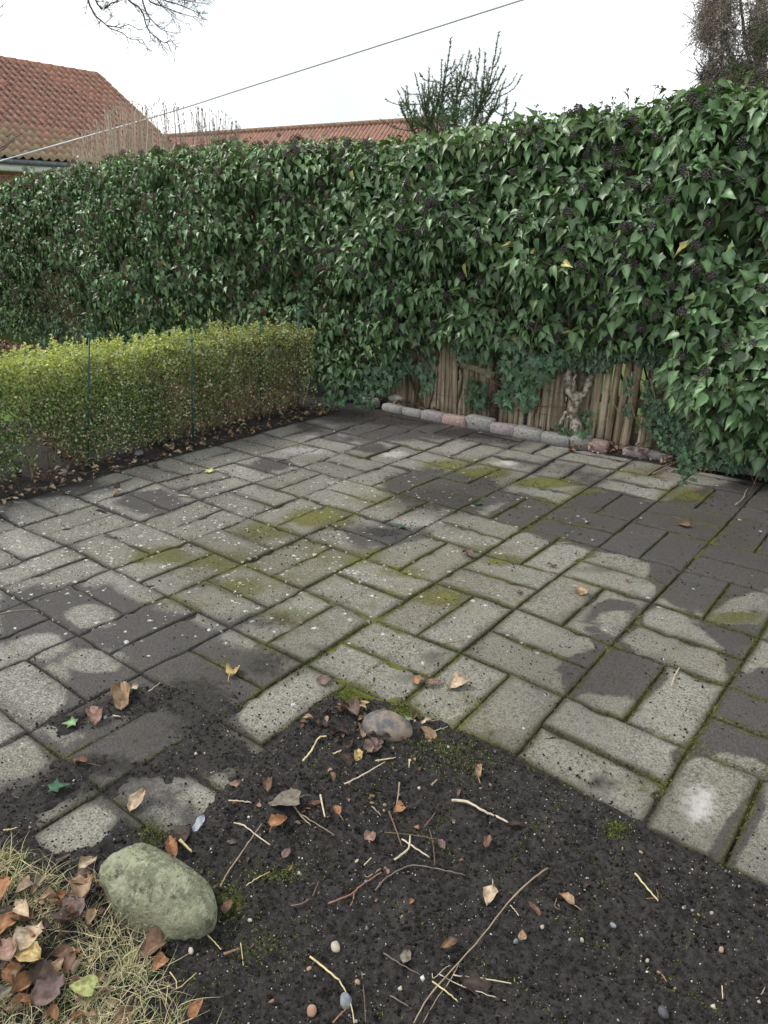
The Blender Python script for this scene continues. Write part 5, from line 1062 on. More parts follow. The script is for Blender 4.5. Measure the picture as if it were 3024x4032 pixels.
# ================================================================ TWIGS
def R1(L): return [(1000+a*.7233, 3200+b*.7233) for a, b in L]
def R7(L): return [(a*.7233, 3100+b*.7233) for a, b in L]
def R8(L): return [(900+a*.7233, 2600+b*.7233) for a, b in L]
def Rb(L): return [(1900+a*.6775, 3200+b*.6775) for a, b in L]
TW = [(R1([(1600, 305), (1500, 380), (1380, 500), (1240, 680), (1080, 860), (950, 1010), (870, 1150)]), 6, 'tanw', 'longest twig, running from the right soil down to the lower edge'),
 (R1([(1115, 830), (1060, 930), (1000, 1010), (920, 1150)]), 4, 'tanw', 'thin twig lying alongside the lower end of the longest twig'),
 (R1([(410, 500), (530, 450), (580, 405), (695, 330)]), 7, 'redw', 'knobbly reddish twig below the litter centre'),
 (R1([(545, 440), (540, 480), (525, 515)]), 5, 'redw', 'short stub forking down from the knobbly reddish twig'),
 (R1([(660, 430), (720, 360), (830, 300), (900, 295), (1040, 320), (1150, 345)]), 6, 'greyw', 'arched grey twig in the middle of the bare soil'),
 (R1([(765, 265), (830, 215), (845, 190), (850, 130)]), 9, 'palew', 'thick bent pale twig above the arched grey one'),
 (R1([(735, 0), (770, 90), (805, 190)]), 6, 'brnw', 'brown twig standing up through the litter'),
 (R1([(710, 112), (850, 125), (995, 148)]), 4, 'brnw', 'thin straight twig lying level above the bent pale one'),
 (R1([(955, 95), (975, 180), (985, 290)]), 4, 'brnw', 'thin twig pointing at the right end of the arched grey one'),
 (R1([(805, 150), (880, 200), (955, 250)]), 7, 'palew', 'frayed pale stalk right of the bent pale twig'),
 (R1([(305, 790), (380, 850), (465, 920)]), 9, 'straw', 'flat yellow straw at the bottom left of the soil'),
 (R1([(465, 920), (510, 1000), (535, 1080), (545, 1150)]), 5, 'straw', 'thin yellow stem running from the flat straw to the lower edge'),
 (R1([(705, 770), (800, 830), (905, 888)]), 5, 'greyw', 'short grey twig left of the longest twig'),
 (R1([(1010, 885), (1110, 940), (1240, 985), (1370, 1030)]), 4, 'palew', 'pale stalk crossing under the longest twig'),
 (R1([(1085, 890), (1220, 905), (1400, 935)]), 5, 'palew', 'pale split stalk right of the longest twig near the bottom'),
 (R1([(970, 925), (1060, 990), (1110, 1035)]), 6, 'straw', 'short yellow straw at the lower end of the longest twig'),
 (R1([(585, 870), (600, 1000), (608, 1150)]), 4, 'brnw', 'dark thin stem standing at the bottom edge'),
 (R1([(235, 0), (330, 60), (435, 125)]), 5, 'tanw', 'tan twig running down right from the heart-shaped leaf'),
 (R1([(430, 1150), (470, 1105), (510, 1065)]), 7, 'redw', 'reddish split twig at the slate chip'),
 (R1([(740, 1000), (840, 1060)]), 6, 'greyw', 'dull grey stub sunk in the soil at the bottom'),
 (R1([(970, 880), (975, 905), (1000, 890), (1040, 850), (1070, 835)]), 3, 'palew', 'small hooked pale tendril at the longest twig'),
 (R1([(690, 310), (620, 355), (600, 340)]), 4, 'tanw', 'short tan twig above the knobbly reddish one'),
 (R1([(600, 290), (620, 270), (638, 252)]), 5, 'straw', 'tiny straw chip above the knobbly reddish twig'),
 (R1([(320, 460), (350, 385)]), 4, 'greyw', 'short thin grey twig left of the knobbly reddish one'),
 (R1([(200, 512), (260, 500), (310, 470)]), 4, 'redw', 'thin curved red-brown rootlet left of the knobbly twig'),
 (R7([(1200, 545), (1240, 470), (1290, 400), (1350, 310), (1425, 205)]), 6, 'tanw', 'long straight stick right of the mossy boulder'),
 (R7([(1275, 200), (1330, 215), (1400, 270), (1470, 320)]), 6, 'palew', 'pale stalk with a red joint crossing the long straight stick'),
 (R7([(980, 295), (1010, 325), (1045, 360)]), 11, 'straw', 'short thick yellow stick behind the mossy boulder'),
 (R7([(1340, 540), (1400, 500), (1470, 465)]), 4, 'straw', 'small bent straw right of the long straight stick'),
 (R7([(1130, 810), (1170, 850), (1205, 890)]), 5, 'straw', 'short straw by the moss right of the boulder'),
 (R7([(1220, 915), (1265, 900), (1305, 885)]), 9, 'redw', 'reddish wood chip below the boulder'),
 (R7([(1310, 850), (1318, 910), (1325, 975)]), 3, 'straw', 'thin upright straw right of the reddish wood chip'),
 (R7([(925, 1010), (960, 1060), (970, 1100), (1070, 1015)]), 4, 'straw', 'bent tan stalk below the boulder'),
 (R7([(310, 410), (345, 395), (385, 375)]), 11, 'brnw', 'dark rotten stick left of the boulder'),
 (R7([(20, 240), (60, 235), (95, 225)]), 6, 'straw', 'pale straw at the left edge beside the soil'),
 (R8([(1215, 770), (1300, 780), (1390, 830), (1460, 860), (1520, 890)]), 10, 'palew', 'thick pale broken twig on the soil below the paving corner'),
 (R8([(630, 680), (730, 630), (850, 560)]), 6, 'palew', 'pale straight twig below the small stone'),
 (R8([(405, 555), (450, 500), (490, 430), (535, 420)]), 8, 'straw', 'bent yellowish twig left of the small stone'),
 (R8([(930, 670), (925, 730), (915, 790)]), 6, 'tanw', 'short upright twig above the small orange leaf'),
 (R8([(1070, 905), (1100, 870), (1125, 835)]), 6, 'brnw', 'short brown twig right of the small orange leaf'),
 (R8([(0, 770), (60, 772), (125, 780)]), 6, 'palew', 'pale stub at the left edge of the litter'),
 (R8([(800, 552), (850, 545), (910, 535)]), 5, 'straw', 'short straw right under the small stone'),
 (R8([(570, 515), (615, 495)]), 6, 'straw', 'tiny pale chip left below the small stone'),
 (R8([(985, 545), (982, 590)]), 5, 'straw', 'tiny upright straw right below the small stone'),
 (R8([(1105, 685), (1135, 655)]), 7, 'tanw', 'small curved chip on the mossy soil'),
 (R8([(500, 740), (510, 790), (525, 860)]), 8, 'palew', 'white split straw beside the orange litter'),
 (R8([(350, 790), (400, 860), (450, 905)]), 6, 'tanw', 'tan twig right of the heart-shaped leaf'),
 (R8([(780, 800), (830, 850)]), 6, 'tanw', 'frayed tan twig in the litter centre'),
 (R8([(1100, 395), (1195, 365)]), 3, 'palew', 'thin pale twig at the paving corner right of the small stone'),
 (R8([(1190, 325), (1270, 290)]), 3, 'palew', 'thin pale twig lying on the paver right of the small stone'),
 (Rb([(885, 358), (960, 450), (1020, 520)]), 7, 'straw', 'pale straight straw on the soil near the right edge'),
 (Rb([(950, 505), (1000, 500), (1020, 495), (1010, 450)]), 3, 'redw', 'thin reddish tendril under the pale straw on the right'),
 (Rb([(430, 505), (420, 550), (455, 572)]), 3, 'redw', 'tiny red stalk below the small tan and black leaf'),
 (Rb([(160, 542), (190, 575), (210, 605)]), 4, 'palew', 'small white straw right of the speckled tan leaf'),
 (Rb([(1040, 945), (1070, 990)]), 6, 'redw', 'small pointed brown chip in the lower right soil'),
 (Rb([(1590, 1085), (1620, 1060), (1640, 1020)]), 5, 'tanw', 'curved tan chip near the lower right corner'),
 (Rb([(1390, 1010), (1395, 1085)]), 4, 'straw', 'pale sprout-like straw near the lower right corner'),
 ([(2675, 2632), (2655, 2666), (2642, 2706)], 4, 'palew', 'thin curved pale twig on a dry slab at the right'),
 ([(585, 2726), (630, 2692)], 4, 'palew', 'thin pale twig right of the rolled leaf'),
 ([(0, 2420), (60, 2408), (130, 2402), (150, 2408)], 3, 'tanw', 'thin long stalk on the slabs at the left edge'),
 ([(705, 1953), (750, 1958)], 5, 'palew', 'short white twig on the dark round stain at the left'),
 ([(2190, 2142), (2250, 2138)], 4, 'tanw', 'thin twig on the slabs right of the centre'),
 ([(1740, 2536), (1828, 2522)], 4, 'tanw', 'thin brown twig on the slabs above the three leaves'),
 ([(2895, 1990), (2925, 1965), (2935, 1940), (2945, 1925)], 4, 'tanw', 'thin curled twig on the slabs at the right by the ivy'),
 ([(2555, 1868), (2600, 1842), (2650, 1822), (2670, 1812)], 4, 'redw', 'thin dark twig reaching from the edging onto the slabs'),
 ([(445, 2822), (475, 2826)], 6, 'palew', 'tiny white chip right of the crinkled brown leaf')]
TC = {'tanw': (.30, .235, .165), 'redw': (.27, .15, .10), 'greyw': (.17, .145, .12), 'palew': (.52, .44, .33), 'brnw': (.15, .105, .075), 'straw': (.60, .50, .27)}
for i, (P, w_, c, lab) in enumerate(TW):
    Q = []
    for (a, b) in P:
        p = g(a, b, .012); z = top_z(p[0], p[1]); p = g(a, b, z+.003); Q.append(p)
    Q = smoothline(Q, 4); r = w_/2/FPX*proj(Q[0])[2]
    Q[:, 2] += r+np.abs(np.sin(np.arange(len(Q))*1.7+i))*.003
    rr = r*np.linspace(1.1, .75, len(Q))*(1+np.random.default_rng(i).normal(0, .10, len(Q)))
    o0 = Q[len(Q)//2].copy(); V, F = tube(Q-o0, rr, 6)
    col = np.array(TC[c])*(1+np.random.default_rng(i).normal(0, .14, (len(V), 1)))
    o = link('twig', mesh('twig', V, F, M_stem, np.clip(col, .01, .9)), None, o0); tag(o, lab, 'twig', 'twigs and straws on the soil')

# ================================================================ CRUMBS, GRAVEL, GRASS (uncountable stuff)
OV = np.array([(1, 0, 0), (-1, 0, 0), (0, 1, 0), (0, -1, 0), (0, 0, 1), (0, 0, -1)], float); OF = np.array([(0, 2, 4), (2, 1, 4), (1, 3, 4), (3, 0, 4), (2, 0, 5), (1, 2, 5), (3, 1, 5), (0, 3, 5)])
def scatter_bits(n, fn, s0, s1, colfn, name, label, mat, cat):
    P = fn(n); n = len(P); z = np.maximum(soil_z(P[:, 0], P[:, 1])+soil_relief(P[:, 0], P[:, 1], soil_mask(P[:, 0], P[:, 1]), thin_mask(P[:, 0], P[:, 1])), 0)+.001; P = np.stack([P[:, 0], P[:, 1], z], -1)
    fr_ = frames(rng.normal(0, 1, (n, 3)), rng.normal(0, 1, (n, 3))); sc = np.exp(rng.uniform(math.log(s0), math.log(s1), n))[:, None]*rng.uniform(.6, 1.2, (n, 3))
    V, F, C, _ = scatter(OV, [OF], P, fr_, sc, colfn(n)); V = V+rng.normal(0, .0004, V.shape)
    o = link(name, mesh(name, V, F, mat, C)); tag(o, label, cat, None, 'stuff')
M_crumb = leafmat('soil_crumb', .95, .1)
def in_soil(n):
    P = np.stack([-2.3+4.0*rng.random(n*2), -1.7+1.75*rng.random(n*2)], -1); k = np.maximum(soil_mask(P[:, 0], P[:, 1]), thin_mask(P[:, 0], P[:, 1])*.6) > rng.random(n*2)*.9; return P[k][:n]
scatter_bits(26000, in_soil, .0015, .006, lambda n: np.array([.026, .023, .022])*rng.lognormal(0, .6, n)[:, None], 'soil_crumbs', 'dark crumbs of garden soil lying over the bare ground', M_crumb, 'soil')
scatter_bits(6500, in_soil, .0007, .0026, lambda n: np.array([.50, .48, .42])*rng.uniform(.4, 1.2, n)[:, None], 'grit', 'pale grains of grit scattered in the dark soil', M_crumb, 'grit')
scatter_bits(420, in_soil, .003, .007, lambda n: np.array([(.5, .45, .36), (.30, .20, .15), (.22, .23, .25), (.6, .58, .52)])[rng.integers(0, 4, n)]*rng.uniform(.6, 1.1, (n, 1)), 'gravel', 'small mixed gravel strewn in the dark soil', M_crumb, 'gravel')
def on_patio(n):
    P = np.stack([-3.3+5.6*rng.random(n*6), -1.2+4.4*rng.random(n*6)], -1); wet, mo, so, pa, li = stains(P[:, 0], P[:, 1])
    cl = fbm(P[:, 0], P[:, 1], .22, 55)
    near = np.exp(-np.clip(-polysd(P[:, 0]/CELL, P[:, 1]/CELL, SOIL_UV)*-1, 0, 9)/.7)
    k = rng.random(len(P)) < np.clip((cl-.50)*3.4, 0, 1)*.25+so*.22+near*.28; return P[k][:n]
scatter_bits(15000, on_patio, .0015, .0055, lambda n: np.array([.022, .020, .018])*rng.lognormal(0, .4, n)[:, None], 'soil_crumbs', 'black soil crumbs strewn over the paving slabs', M_crumb, 'soil')
def moss_pts(n):
    u = rng.integers(-10, 8, n*8)/2; v = -1+8*rng.random(n*8); sw = rng.random(n*8) < .5
    P = np.stack([np.where(sw, u, v), np.where(sw, v, u)], -1)*CELL+rng.normal(0, .007, (n*8, 2))
    px, py, zz = proj(np.stack([P[:, 0], P[:, 1], 0*P[:, 0]], -1)); a = px/1.8228; b = py/1.8228
    m_ = ell(a, b, MO_ell)+1.0*np.clip(fbm(P[:, 0], P[:, 1], .45, 61)*2.4-.62, 0, 1)*(P[:, 0] > -1.4)*(P[:, 1] < 2.3)
    k = (rng.random(n*8) < np.clip(m_, 0, 1)); return P[k][:n]
def tufts(n, fn, name, label, h0, h1, cols, wd=.0007):
    P = fn(n); n = len(P); z = np.maximum(soil_z(P[:, 0], P[:, 1])+soil_relief(P[:, 0], P[:, 1], soil_mask(P[:, 0], P[:, 1]), 0), -.004); P = np.stack([P[:, 0], P[:, 1], z], -1)
    T = np.array([(-1, 0, 0), (1, 0, 0), (-.8, .5, .12), (.8, .5, .12), (0, 1, .4)]); F = [np.array([(0, 1, 3), (0, 3, 2), (2, 3, 4)])]
    h = rng.uniform(h0, h1, n); tp = np.stack([rng.normal(0, .8, n), rng.normal(0, .8, n), np.ones(n)], -1); nr = rng.normal(0, 1, (n, 3))
    sc = np.stack([np.full(n, wd), h, h], -1); c = np.array(cols)[rng.integers(0, len(cols), n)]*rng.uniform(.6, 1.3, (n, 1))
    V, F, C, _ = scatter(T, F, P, frames(tp, nr), sc, c); o = link(name, mesh(name, V, F, M_fol, C)); tag(o, label, name.replace('_', ' '), None, 'stuff')
tufts(34000, moss_pts, 'moss', 'green and olive moss growing in the joints between the slabs', .003, .009, [(.10, .13, .02), (.18, .20, .03), (.06, .07, .02)], .0012)
def mossbed(n):
    L = [(760, 1500, 28, 22), (880, 1530, 35, 20), (490, 1960, 45, 40), (555, 2060, 90, 50), (1000, 1660, 90, 26), (600, 1900, 60, 20), (1330, 1800, 26, 14), (960, 1630, 60, 20), (330, 1800, 40, 30), (30, 1890, 40, 40)]
    out = []
    for cx_, cy_, rx, ry in L:
        for _ in range(n//len(L)):
            out.append(g((cx_+rng.normal(0, .6)*rx)*1.8228, (cy_+rng.normal(0, .6)*ry)*1.8228)[:2])
    return np.array(out)
tufts(6000, mossbed, 'moss', 'patches of green moss on the dark soil', .003, .010, [(.13, .17, .03), (.22, .25, .06), (.08, .09, .03)], .0010)
# grass
GP = [(-60, 3420), (60, 3440), (170, 3470), (300, 3520), (420, 3620), (560, 3700), (610, 3760), (640, 3880), (720, 4060), (720, 4300), (-300, 4300), (-300, 3500)]
def in_poly_ground(n, poly):
    P = np.stack([rng.uniform(-300, 1000, n*3), rng.uniform(3400, 4300, n*3)], -1); k = polysd(P[:, 0]+rng.normal(0, 25, n*3), P[:, 1]+rng.normal(0, 25, n*3), poly) < 0; P = P[k][:n]
    return np.array([g(a, b)[:2] for a, b in P])
tc = in_poly_ground(230, GP); P = tc[rng.integers(0, len(tc), 4300)]+rng.normal(0, .013, (4300, 2)); n = len(P)
seg = 5; t = np.linspace(0, 1, seg); h = rng.uniform(.015, .055, n); wd = rng.uniform(.0006, .0014, n); th = rng.random(n)*6.28
bend = rng.uniform(.6, 1.9, n); dx = np.cos(th); dy = np.sin(th); z0 = soil_z(P[:, 0], P[:, 1])
V = np.zeros((n, seg, 2, 3)); curl = rng.normal(0, .28, n)
for i, s in enumerate(t):
    ang_ = th+curl*s*2; out = h*bend*s**1.6; up = h*(s-.45*bend*s*s)
    cxp = P[:, 0]+np.cos(ang_)*out; cyp = P[:, 1]+np.sin(ang_)*out; cz_ = z0+np.maximum(up, 0)+.001+.006*s
    w2 = wd*(1-.85*s)
    V[:, i, 0] = np.stack([cxp-np.sin(ang_)*w2, cyp+np.cos(ang_)*w2, cz_], -1); V[:, i, 1] = np.stack([cxp+np.sin(ang_)*w2, cyp-np.cos(ang_)*w2, cz_], -1)
V = V.reshape(-1, 3); b_ = (np.arange(n)*seg*2)[:, None]; q = np.arange(seg-1)[None]*2+b_; F = np.stack([q, q+1, q+3, q+2], -1).reshape(-1, 4)
c = np.where((rng.random(n) < .80)[:, None], np.array([.42, .36, .22]), np.array([.14, .19, .06]))*rng.lognormal(0, .3, n)[:, None]
tag(link('grass', mesh('grass', V, F, M_fol, np.clip(np.repeat(c, seg*2, 0), 0, .8))), 'tuft of withered straw-coloured grass with green blades in the bottom left corner', 'grass', None, 'stuff')
# short lawn grass where it shows behind the box hedge
P = np.stack([-9.5+5.3*rng.random(9000), -.2+2.9*rng.random(9000)], -1)
tufts_P = P; tufts(9000, lambda n: tufts_P, 'grass', 'short green lawn grass behind the box hedge', .02, .05, [(.10, .22, .03), (.15, .28, .05), (.20, .26, .07)], .003)

# ================================================================ BEYOND THE HEDGE
def tile_mat():
    m = N('clay_pantile'); v = m.pos(); U = m.n('SeparateXYZ'); m.t.links.new(m.uv(), U.inputs[0])
    n1 = m.noise(v, 7, 5, .65); n2 = m.noise(v, 1.1, 4, .6); n3 = m.noise(v, 30, 4)
    a = m.attr('Col').outputs['Color']
    # darker colour in the pan of each tile
    pan = m.math('MULTIPLY', m.ramp(m.math('ABSOLUTE', m.math('SUBTRACT', U.outputs[0], .36)), .36, .16), m.math('MULTIPLY', m.ramp(U.outputs[1], .10, .26), m.ramp(U.outputs[1], 1.1, .80)))
    sep = m.n('SeparateColor'); m.t.links.new(a, sep.inputs[0])
    dk = m.math('MULTIPLY', m.ramp(m.math('ADD', pan, m.math('MULTIPLY', m.math('SUBTRACT', n1, .5), .8)), .18, .46), sep.outputs[0])
    c = m.mix(m.ramp(n3, .3, .7), (.30, .14, .10), (.42, .24, .185)); c = m.mix(m.math('MULTIPLY', dk, .9), c, (.075, .068, .066))
    ly = m.ramp(m.math('ADD', sep.outputs[1], m.math('MULTIPLY', m.math('SUBTRACT', n1, .5), 1.2)), .35, .9, 0, .75); c = m.mix(ly, c, m.mix(n3, (.20, .185, .10), (.33, .28, .19)))
    m.bump(n3, .4, .006); return m.set(c, .85, .2)
M_tile = tile_mat()
def tile_template(wt, lt):
    u = np.linspace(0, 1, 7); z = np.array([.030, .004, -.014, -.010, .012, .044, .030])*1.25
    V = []; UVs = []
    for y, dz in ((0, .022), (lt*1.15, .0)):
        for i in range(7): V.append((u[i]*wt*1.06, y, z[i]+dz)); UVs.append((u[i], y/lt))
    for i in range(7): V.append((u[i]*wt*1.06, 0, z[i]+.022-.020)); UVs.append((u[i], 0))
    F = [(i, i+1, 8+i, 7+i) for i in range(6)]+[(14+i, 15+i, i+1, i) for i in range(6)]
    return np.array(V), [np.array(F)], np.array(UVs)
def tiled_roof(root, A, along, upslope, ncol, nrow, wt, lt, npart, colfn, camdist=True):
    """A: eave corner; tiles at A+i*wt*along+j*lt*upslope. nearest npart tiles become parts"""
    T, F, UVt = tile_template(wt, lt); n_ = np.cross(along, upslope); fr1 = np.stack([along, upslope, n_], -1); r0 = np.array(root.location)
    I, J = np.meshgrid(np.arange(ncol), np.arange(nrow), indexing='ij'); I = I.ravel(); J = J.ravel()
    P = A+I[:, None]*wt*along+J[:, None]*lt*upslope+rng.normal(0, .004, (len(I), 3)); px, py, zz = proj(P)
    vis = (px > -60) & (px < 3100) & (py < 900); sc = np.where(vis & (zz > 0), zz, 999+zz*0); order = np.argsort(sc); pt = order[:npart]; rest = order[npart:]
    vm = []
    var = [(0.2, 0), (.7, .1), (1, 0), (.9, .35), (.6, .6), (.8, .85), (.3, .3)]
    for a, b in var: vm.append(mesh('roof_tile', T, F, M_tile, np.tile([a, b, 0], (len(T), 1)), UVt))
    C = colfn(I, J, P)
    for k in pt:
        d = [(C[k][0]-a)**2+(C[k][1]-b)**2*2 for a, b in var]; o = link('roof_tile', vm[int(np.argmin(d))], root); m = Matrix.Identity(4)
        for a in range(3):
            for b in range(3): m[a][b] = float(fr1[a][b])
            m[a][3] = float(P[k][a]-r0[a])
        o.matrix_local = m
    if len(rest):
        V, F2, Cc, U = scatter(T, F, P[rest]-r0, np.repeat(fr1[None], len(rest), 0), np.ones(len(rest)), C[rest], UVt); o = link('far_roof_tiles', mesh('far_roof_tiles', V, F2, M_tile, Cc, U), root); o['kind'] = 'stuff'
# house on the left
EX = -17.0; EZ = 2.85; ey1 = 12.56; ey0 = 2.5; RX, RZ = -21.19, 5.51
house = empty('brick_house', (EX-4, 8, 0), 'red brick house with a lichen-stained red pantile roof behind the hedge on the left', 'house')
h0 = np.array((EX-4, 8, 0.0))
up = norm(np.array([RX-EX, 0, RZ-EZ])); L_s = math.hypot(RX-EX, RZ-EZ); rows = 16; cols_n = int((ey1-ey0)/.205)
def hcol(I, J, P):
    n = len(I); t = J/rows
    dark = np.clip(.95-.5*(t < .3)+rng.normal(0, .2, n), 0, 1)*np.where(fbm(P[:, 1], P[:, 2], 1.2, 8) > .36, 1, .5); edge = (I > cols_n-5)
    ly = np.clip(1.0-t*1.9+rng.normal(0, .15, n), 0, 1); ly = np.where(edge & (t > .6), .45, ly); ly = np.where(t > .9, np.maximum(ly, .3), ly); return np.stack([dark, ly, ly*0], -1)
A = np.array([EX+.10, ey0, EZ-.06+.02])
tiled_roof(house, A+np.array([0, 0, .03]), np.array([0, 1.0, 0]), up, cols_n, rows, .205, L_s/rows+.003, 300, hcol)
def add_prism(name, pts, y0, y1, mat, root, off):
    n = len(pts); V = np.array([(x, y0, z) for x, z in pts]+[(x, y1, z) for x, z in pts])-off; F = [list(range(n))[::-1], [n+i for i in range(n)]]+[[i, (i+1) % n, n+(i+1) % n, n+i] for i in range(n)]
    return link(name, mesh(name, V, F, mat), root)
M_under = simple('roof_boarding', (.10, .07, .05), (.16, .11, .08), 20)
add_prism('roof', [(EX+.02, EZ-.05), (RX, RZ-.06), (2*RX-EX-.02, EZ-.05), (2*RX-EX-.02, EZ-.11), (RX, RZ-.14), (EX+.02, EZ-.11)], ey0+.02, ey1-.03, M_under, house, h0)
# far slope tiles: one joined sheet of ribs
V, F, _ = tile_template(.205, .33); 
M_ridge = simple('ridge_clay', (.28, .12, .085), (.44, .24, .18), 12)
V, F = tube([(0, 0, 0), (0, .34, .0), (0, .36, .012)], [.13, .145, .15], 10); rm = mesh('ridge_tile', V, F, M_ridge)
y = ey0
while y < ey1-.2:
    o = link('ridge_tile', rm, house, np.array([RX, y, RZ-.03])-h0); y += .345
M_brickw = simple('mortar', (.34, .31, .28), (.42, .39, .36), 30)
wall = add_prism('wall', [(EX-.34, 0), (EX-.34, EZ-.1), (RX, RZ-.25), (2*RX-EX+.34, EZ-.1), (2*RX-EX+.34, 0)], ey0+.25, ey1-.25, M_brickw, house, h0)
bm_ = simple('red_brick', (.30, .10, .065), (.40, .17, .12), 9); bmm = mesh('brick', *boxmesh(.228, .02, .058, .003, .0008, 2), bm_)
for j in range(9):
    for i in range(28):
        o = link('brick', bmm, wall, np.array([EX-.337, 5.2+i*.24+(j % 2)*.12, EZ-.28-.072*(j+1)])-h0); o.rotation_euler = (0, 0, math.pi/2)
M_fascia = simple('white_fascia', (.74, .76, .78), (.82, .84, .85), 5); M_gut = simple('grey_gutter', (.09, .10, .12), (.14, .155, .18), 8, .4)
add_prism('fascia', [(EX-.33, EZ-.12), (EX-.02, EZ-.12), (EX-.02, EZ-.27), (EX-.33, EZ-.27)], ey0+.05, ey1-.05, M_fascia, house, h0)
V, F = tube([(EX+.07, ey0, EZ-.085), (EX+.07, (ey0+ey1)/2, EZ-.085), (EX+.07, ey1, EZ-.085)]-h0, .058, 12); link('gutter', mesh('gutter', V, F, M_gut, smooth=True), house)
for k in range(8):
    V, F = tube([(EX+.07, 4+k*1.1, EZ-.085), (EX+.07, 4.05+k*1.1, EZ-.085)]-h0, .064, 12); link('gutter_bracket', mesh('gutter_bracket', V, F, M_gut), house)
p = hit(290, 343, 0, EX-2.9); V, F = tube([(0, 0, 0), (.05, 0, .1)], .05, 10); 
# vent hole low tube on the roof slope
tr = (-(p[0]-EX))/(EX-RX); pz = EZ+(RZ-EZ)*tr; link('vent_pipe', mesh('vent_pipe', V, F, simple('dark_pipe', (.02, .015, .012), (.05, .035, .03), 10)), house, np.array([p[0], p[1], pz+.02])-h0)

# long low house farther back
rA = ray(640, 537); rB = ray(1640, 472); zR = 6.0
A_ = CAM+rA*((zR-CAM[2])/rA[2]); B_ = CAM+rB*((zR-CAM[2])/rB[2])
al = norm(B_-A_); perp = np.array([al[1], -al[0], 0]);  # towards the viewer side
if perp@(CAM-A_) < 0: perp = -perp
dn = norm(perp*.80+np.array([0, 0, -.60])); nrow2 = 12
far = empty('far_house', (A_+B_)/2*np.array([1, 1, 0]), 'long low house with a bright orange-red pantile roof, farther back behind the hedge', 'house'); f0 = np.array(far.location)
Ls = 4.2; eave = B_+al*2.0+dn*Ls; Ltot = np.linalg.norm(B_-A_)+12
def fcol(I, J, P):
    n = len(I); return np.stack([np.clip(rng.normal(.25, .15, n), 0, 1), np.clip(rng.normal(.05, .1, n), 0, 1), np.zeros(n)], -1)
tiled_roof(far, eave, -al, -dn, int(Ltot/.23), nrow2, .23, Ls/nrow2+.003, 300, fcol)
u_ = -dn
def slab(name, pts, mat, root, off): 
    V = np.array(pts)-off; F = [[0, 1, 2, 3], [7, 6, 5, 4], [0, 4, 5, 1], [1, 5, 6, 2], [2, 6, 7, 3], [3, 7, 4, 0]]; return link(name, mesh(name, V, F, mat), root)
e0 = eave-np.array([0, 0, .05]); e1 = e0-al*Ltot; r1 = e1-dn*Ls; r0_ = e0-dn*Ls; th_ = np.array([0, 0, -.1])
slab('roof', [e0, e1, r1, r0_, e0+th_, e1+th_, r1+th_, r0_+th_], M_under, far, f0)
back = -perp*.8*2*Ls/1.0
b0_ = e0+back; b1_ = e1+back
slab('rear_roof', [r0_, r1, b1_, b0_, r0_+th_, r1+th_, b1_+th_, b0_+th_], simple('red_tiles_rear', (.34, .13, .08), (.46, .2, .13), 5), far, f0)
w0_ = e0-perp*.4; w1_ = e1-perp*.4; w2_ = b1_+perp*.4; w3_ = b0_+perp*.4
fl = lambda q: np.array([q[0], q[1], 0.0])
slab('wall', [fl(w0_), fl(w1_), fl(w2_), fl(w3_), w0_, w1_, w2_, w3_], bm_, far, f0)
V, F = tube([(0, 0, 0), tuple(-al*.34), tuple(-al*.36)], [.12, .135, .14], 8); rm2 = mesh('ridge_tile', V, F, simple('ridge_brown', (.22, .13, .09), (.34, .22, .16), 8))
for k in range(int(Ltot/.40)): link('ridge_tile', rm2, far, r0_-al*.40*k+np.array([0, 0, .04])-f0)

# bare shrubs: tall straight budded stems just behind the hedge
def bare_shrub(name, label, xs, tops, n, y0, seed):
    r = np.random.default_rng(seed); c = hit((xs[0]+xs[-1])/2, 700, 1, y0); root = empty(name, (c[0], y0, 0), label, 'shrub', 'bare shrubs behind the hedge'); off = np.array([c[0], y0, 0]); bits = []; bud = []
    for i in range(n):
        px = r.uniform(xs[0], xs[-1]); ty_ = np.interp(px, xs, tops)+abs(r.normal(0, 55)); yy = y0+r.uniform(-.35, .35); e = hit(px, ty_, 1, yy)
        b = np.array([c[0]+(e[0]-c[0])*.55+r.normal(0, .1), yy+r.normal(0, .05), 0.9]); k = (e-b); m1 = b+k*.5+r.normal(0, .06, 3); Q = smoothline([b, m1, e], 5)
        w_ = r.uniform(.0035, .0065); v, f = tube(Q-off, np.linspace(w_*1.3, w_*.55, len(Q)), 4, False); base = np.array([.58, .47, .38]) if px < 640 else np.array([.34, .27, .23]); cc_ = base*r.uniform(.6, 1.15); bits.append((v, f, np.tile(cc_, (len(v), 1)), None))
        T_ = norm(Q[-1]-Q[-2])
        for t_ in (1.0, .93, .86, .79, .70, .60):
            q = Q[0]+(Q[-1]-Q[0])*t_ if False else Q[min(int(t_*(len(Q)-1)), len(Q)-1)]; s_ = .0095 if t_ == 1 else .0048
            for sg in ((-1, 1) if t_ < 1 else (0,)):
                v = IV*np.array([.6, .6, 1.5])*s_+q+np.array([sg*.008, 0, .006])-off; bits.append((v, [IF], np.tile(cc_*.55, (len(v), 1)), None))
        if r.random() < .25:
            q = Q[len(Q)//2+2]; v, f = tube([q-off, q+np.array([r.choice([-1, 1])*.07, 0, .14])-off], [w_*.6, w_*.4], 4, False); bits.append((v, f, np.tile(cc_*.9, (len(v), 1)), None))
    V, F, C, _ = merge(bits); link('stems', mesh('stems', V, F, M_stem, C), root)
bare_shrub('bare_shrub', 'dense bare shrub with tan upright stems in front of the left roof', [270, 330, 400, 460, 540, 600], [600, 500, 430, 395, 395, 430], 190, 4.55, 3)
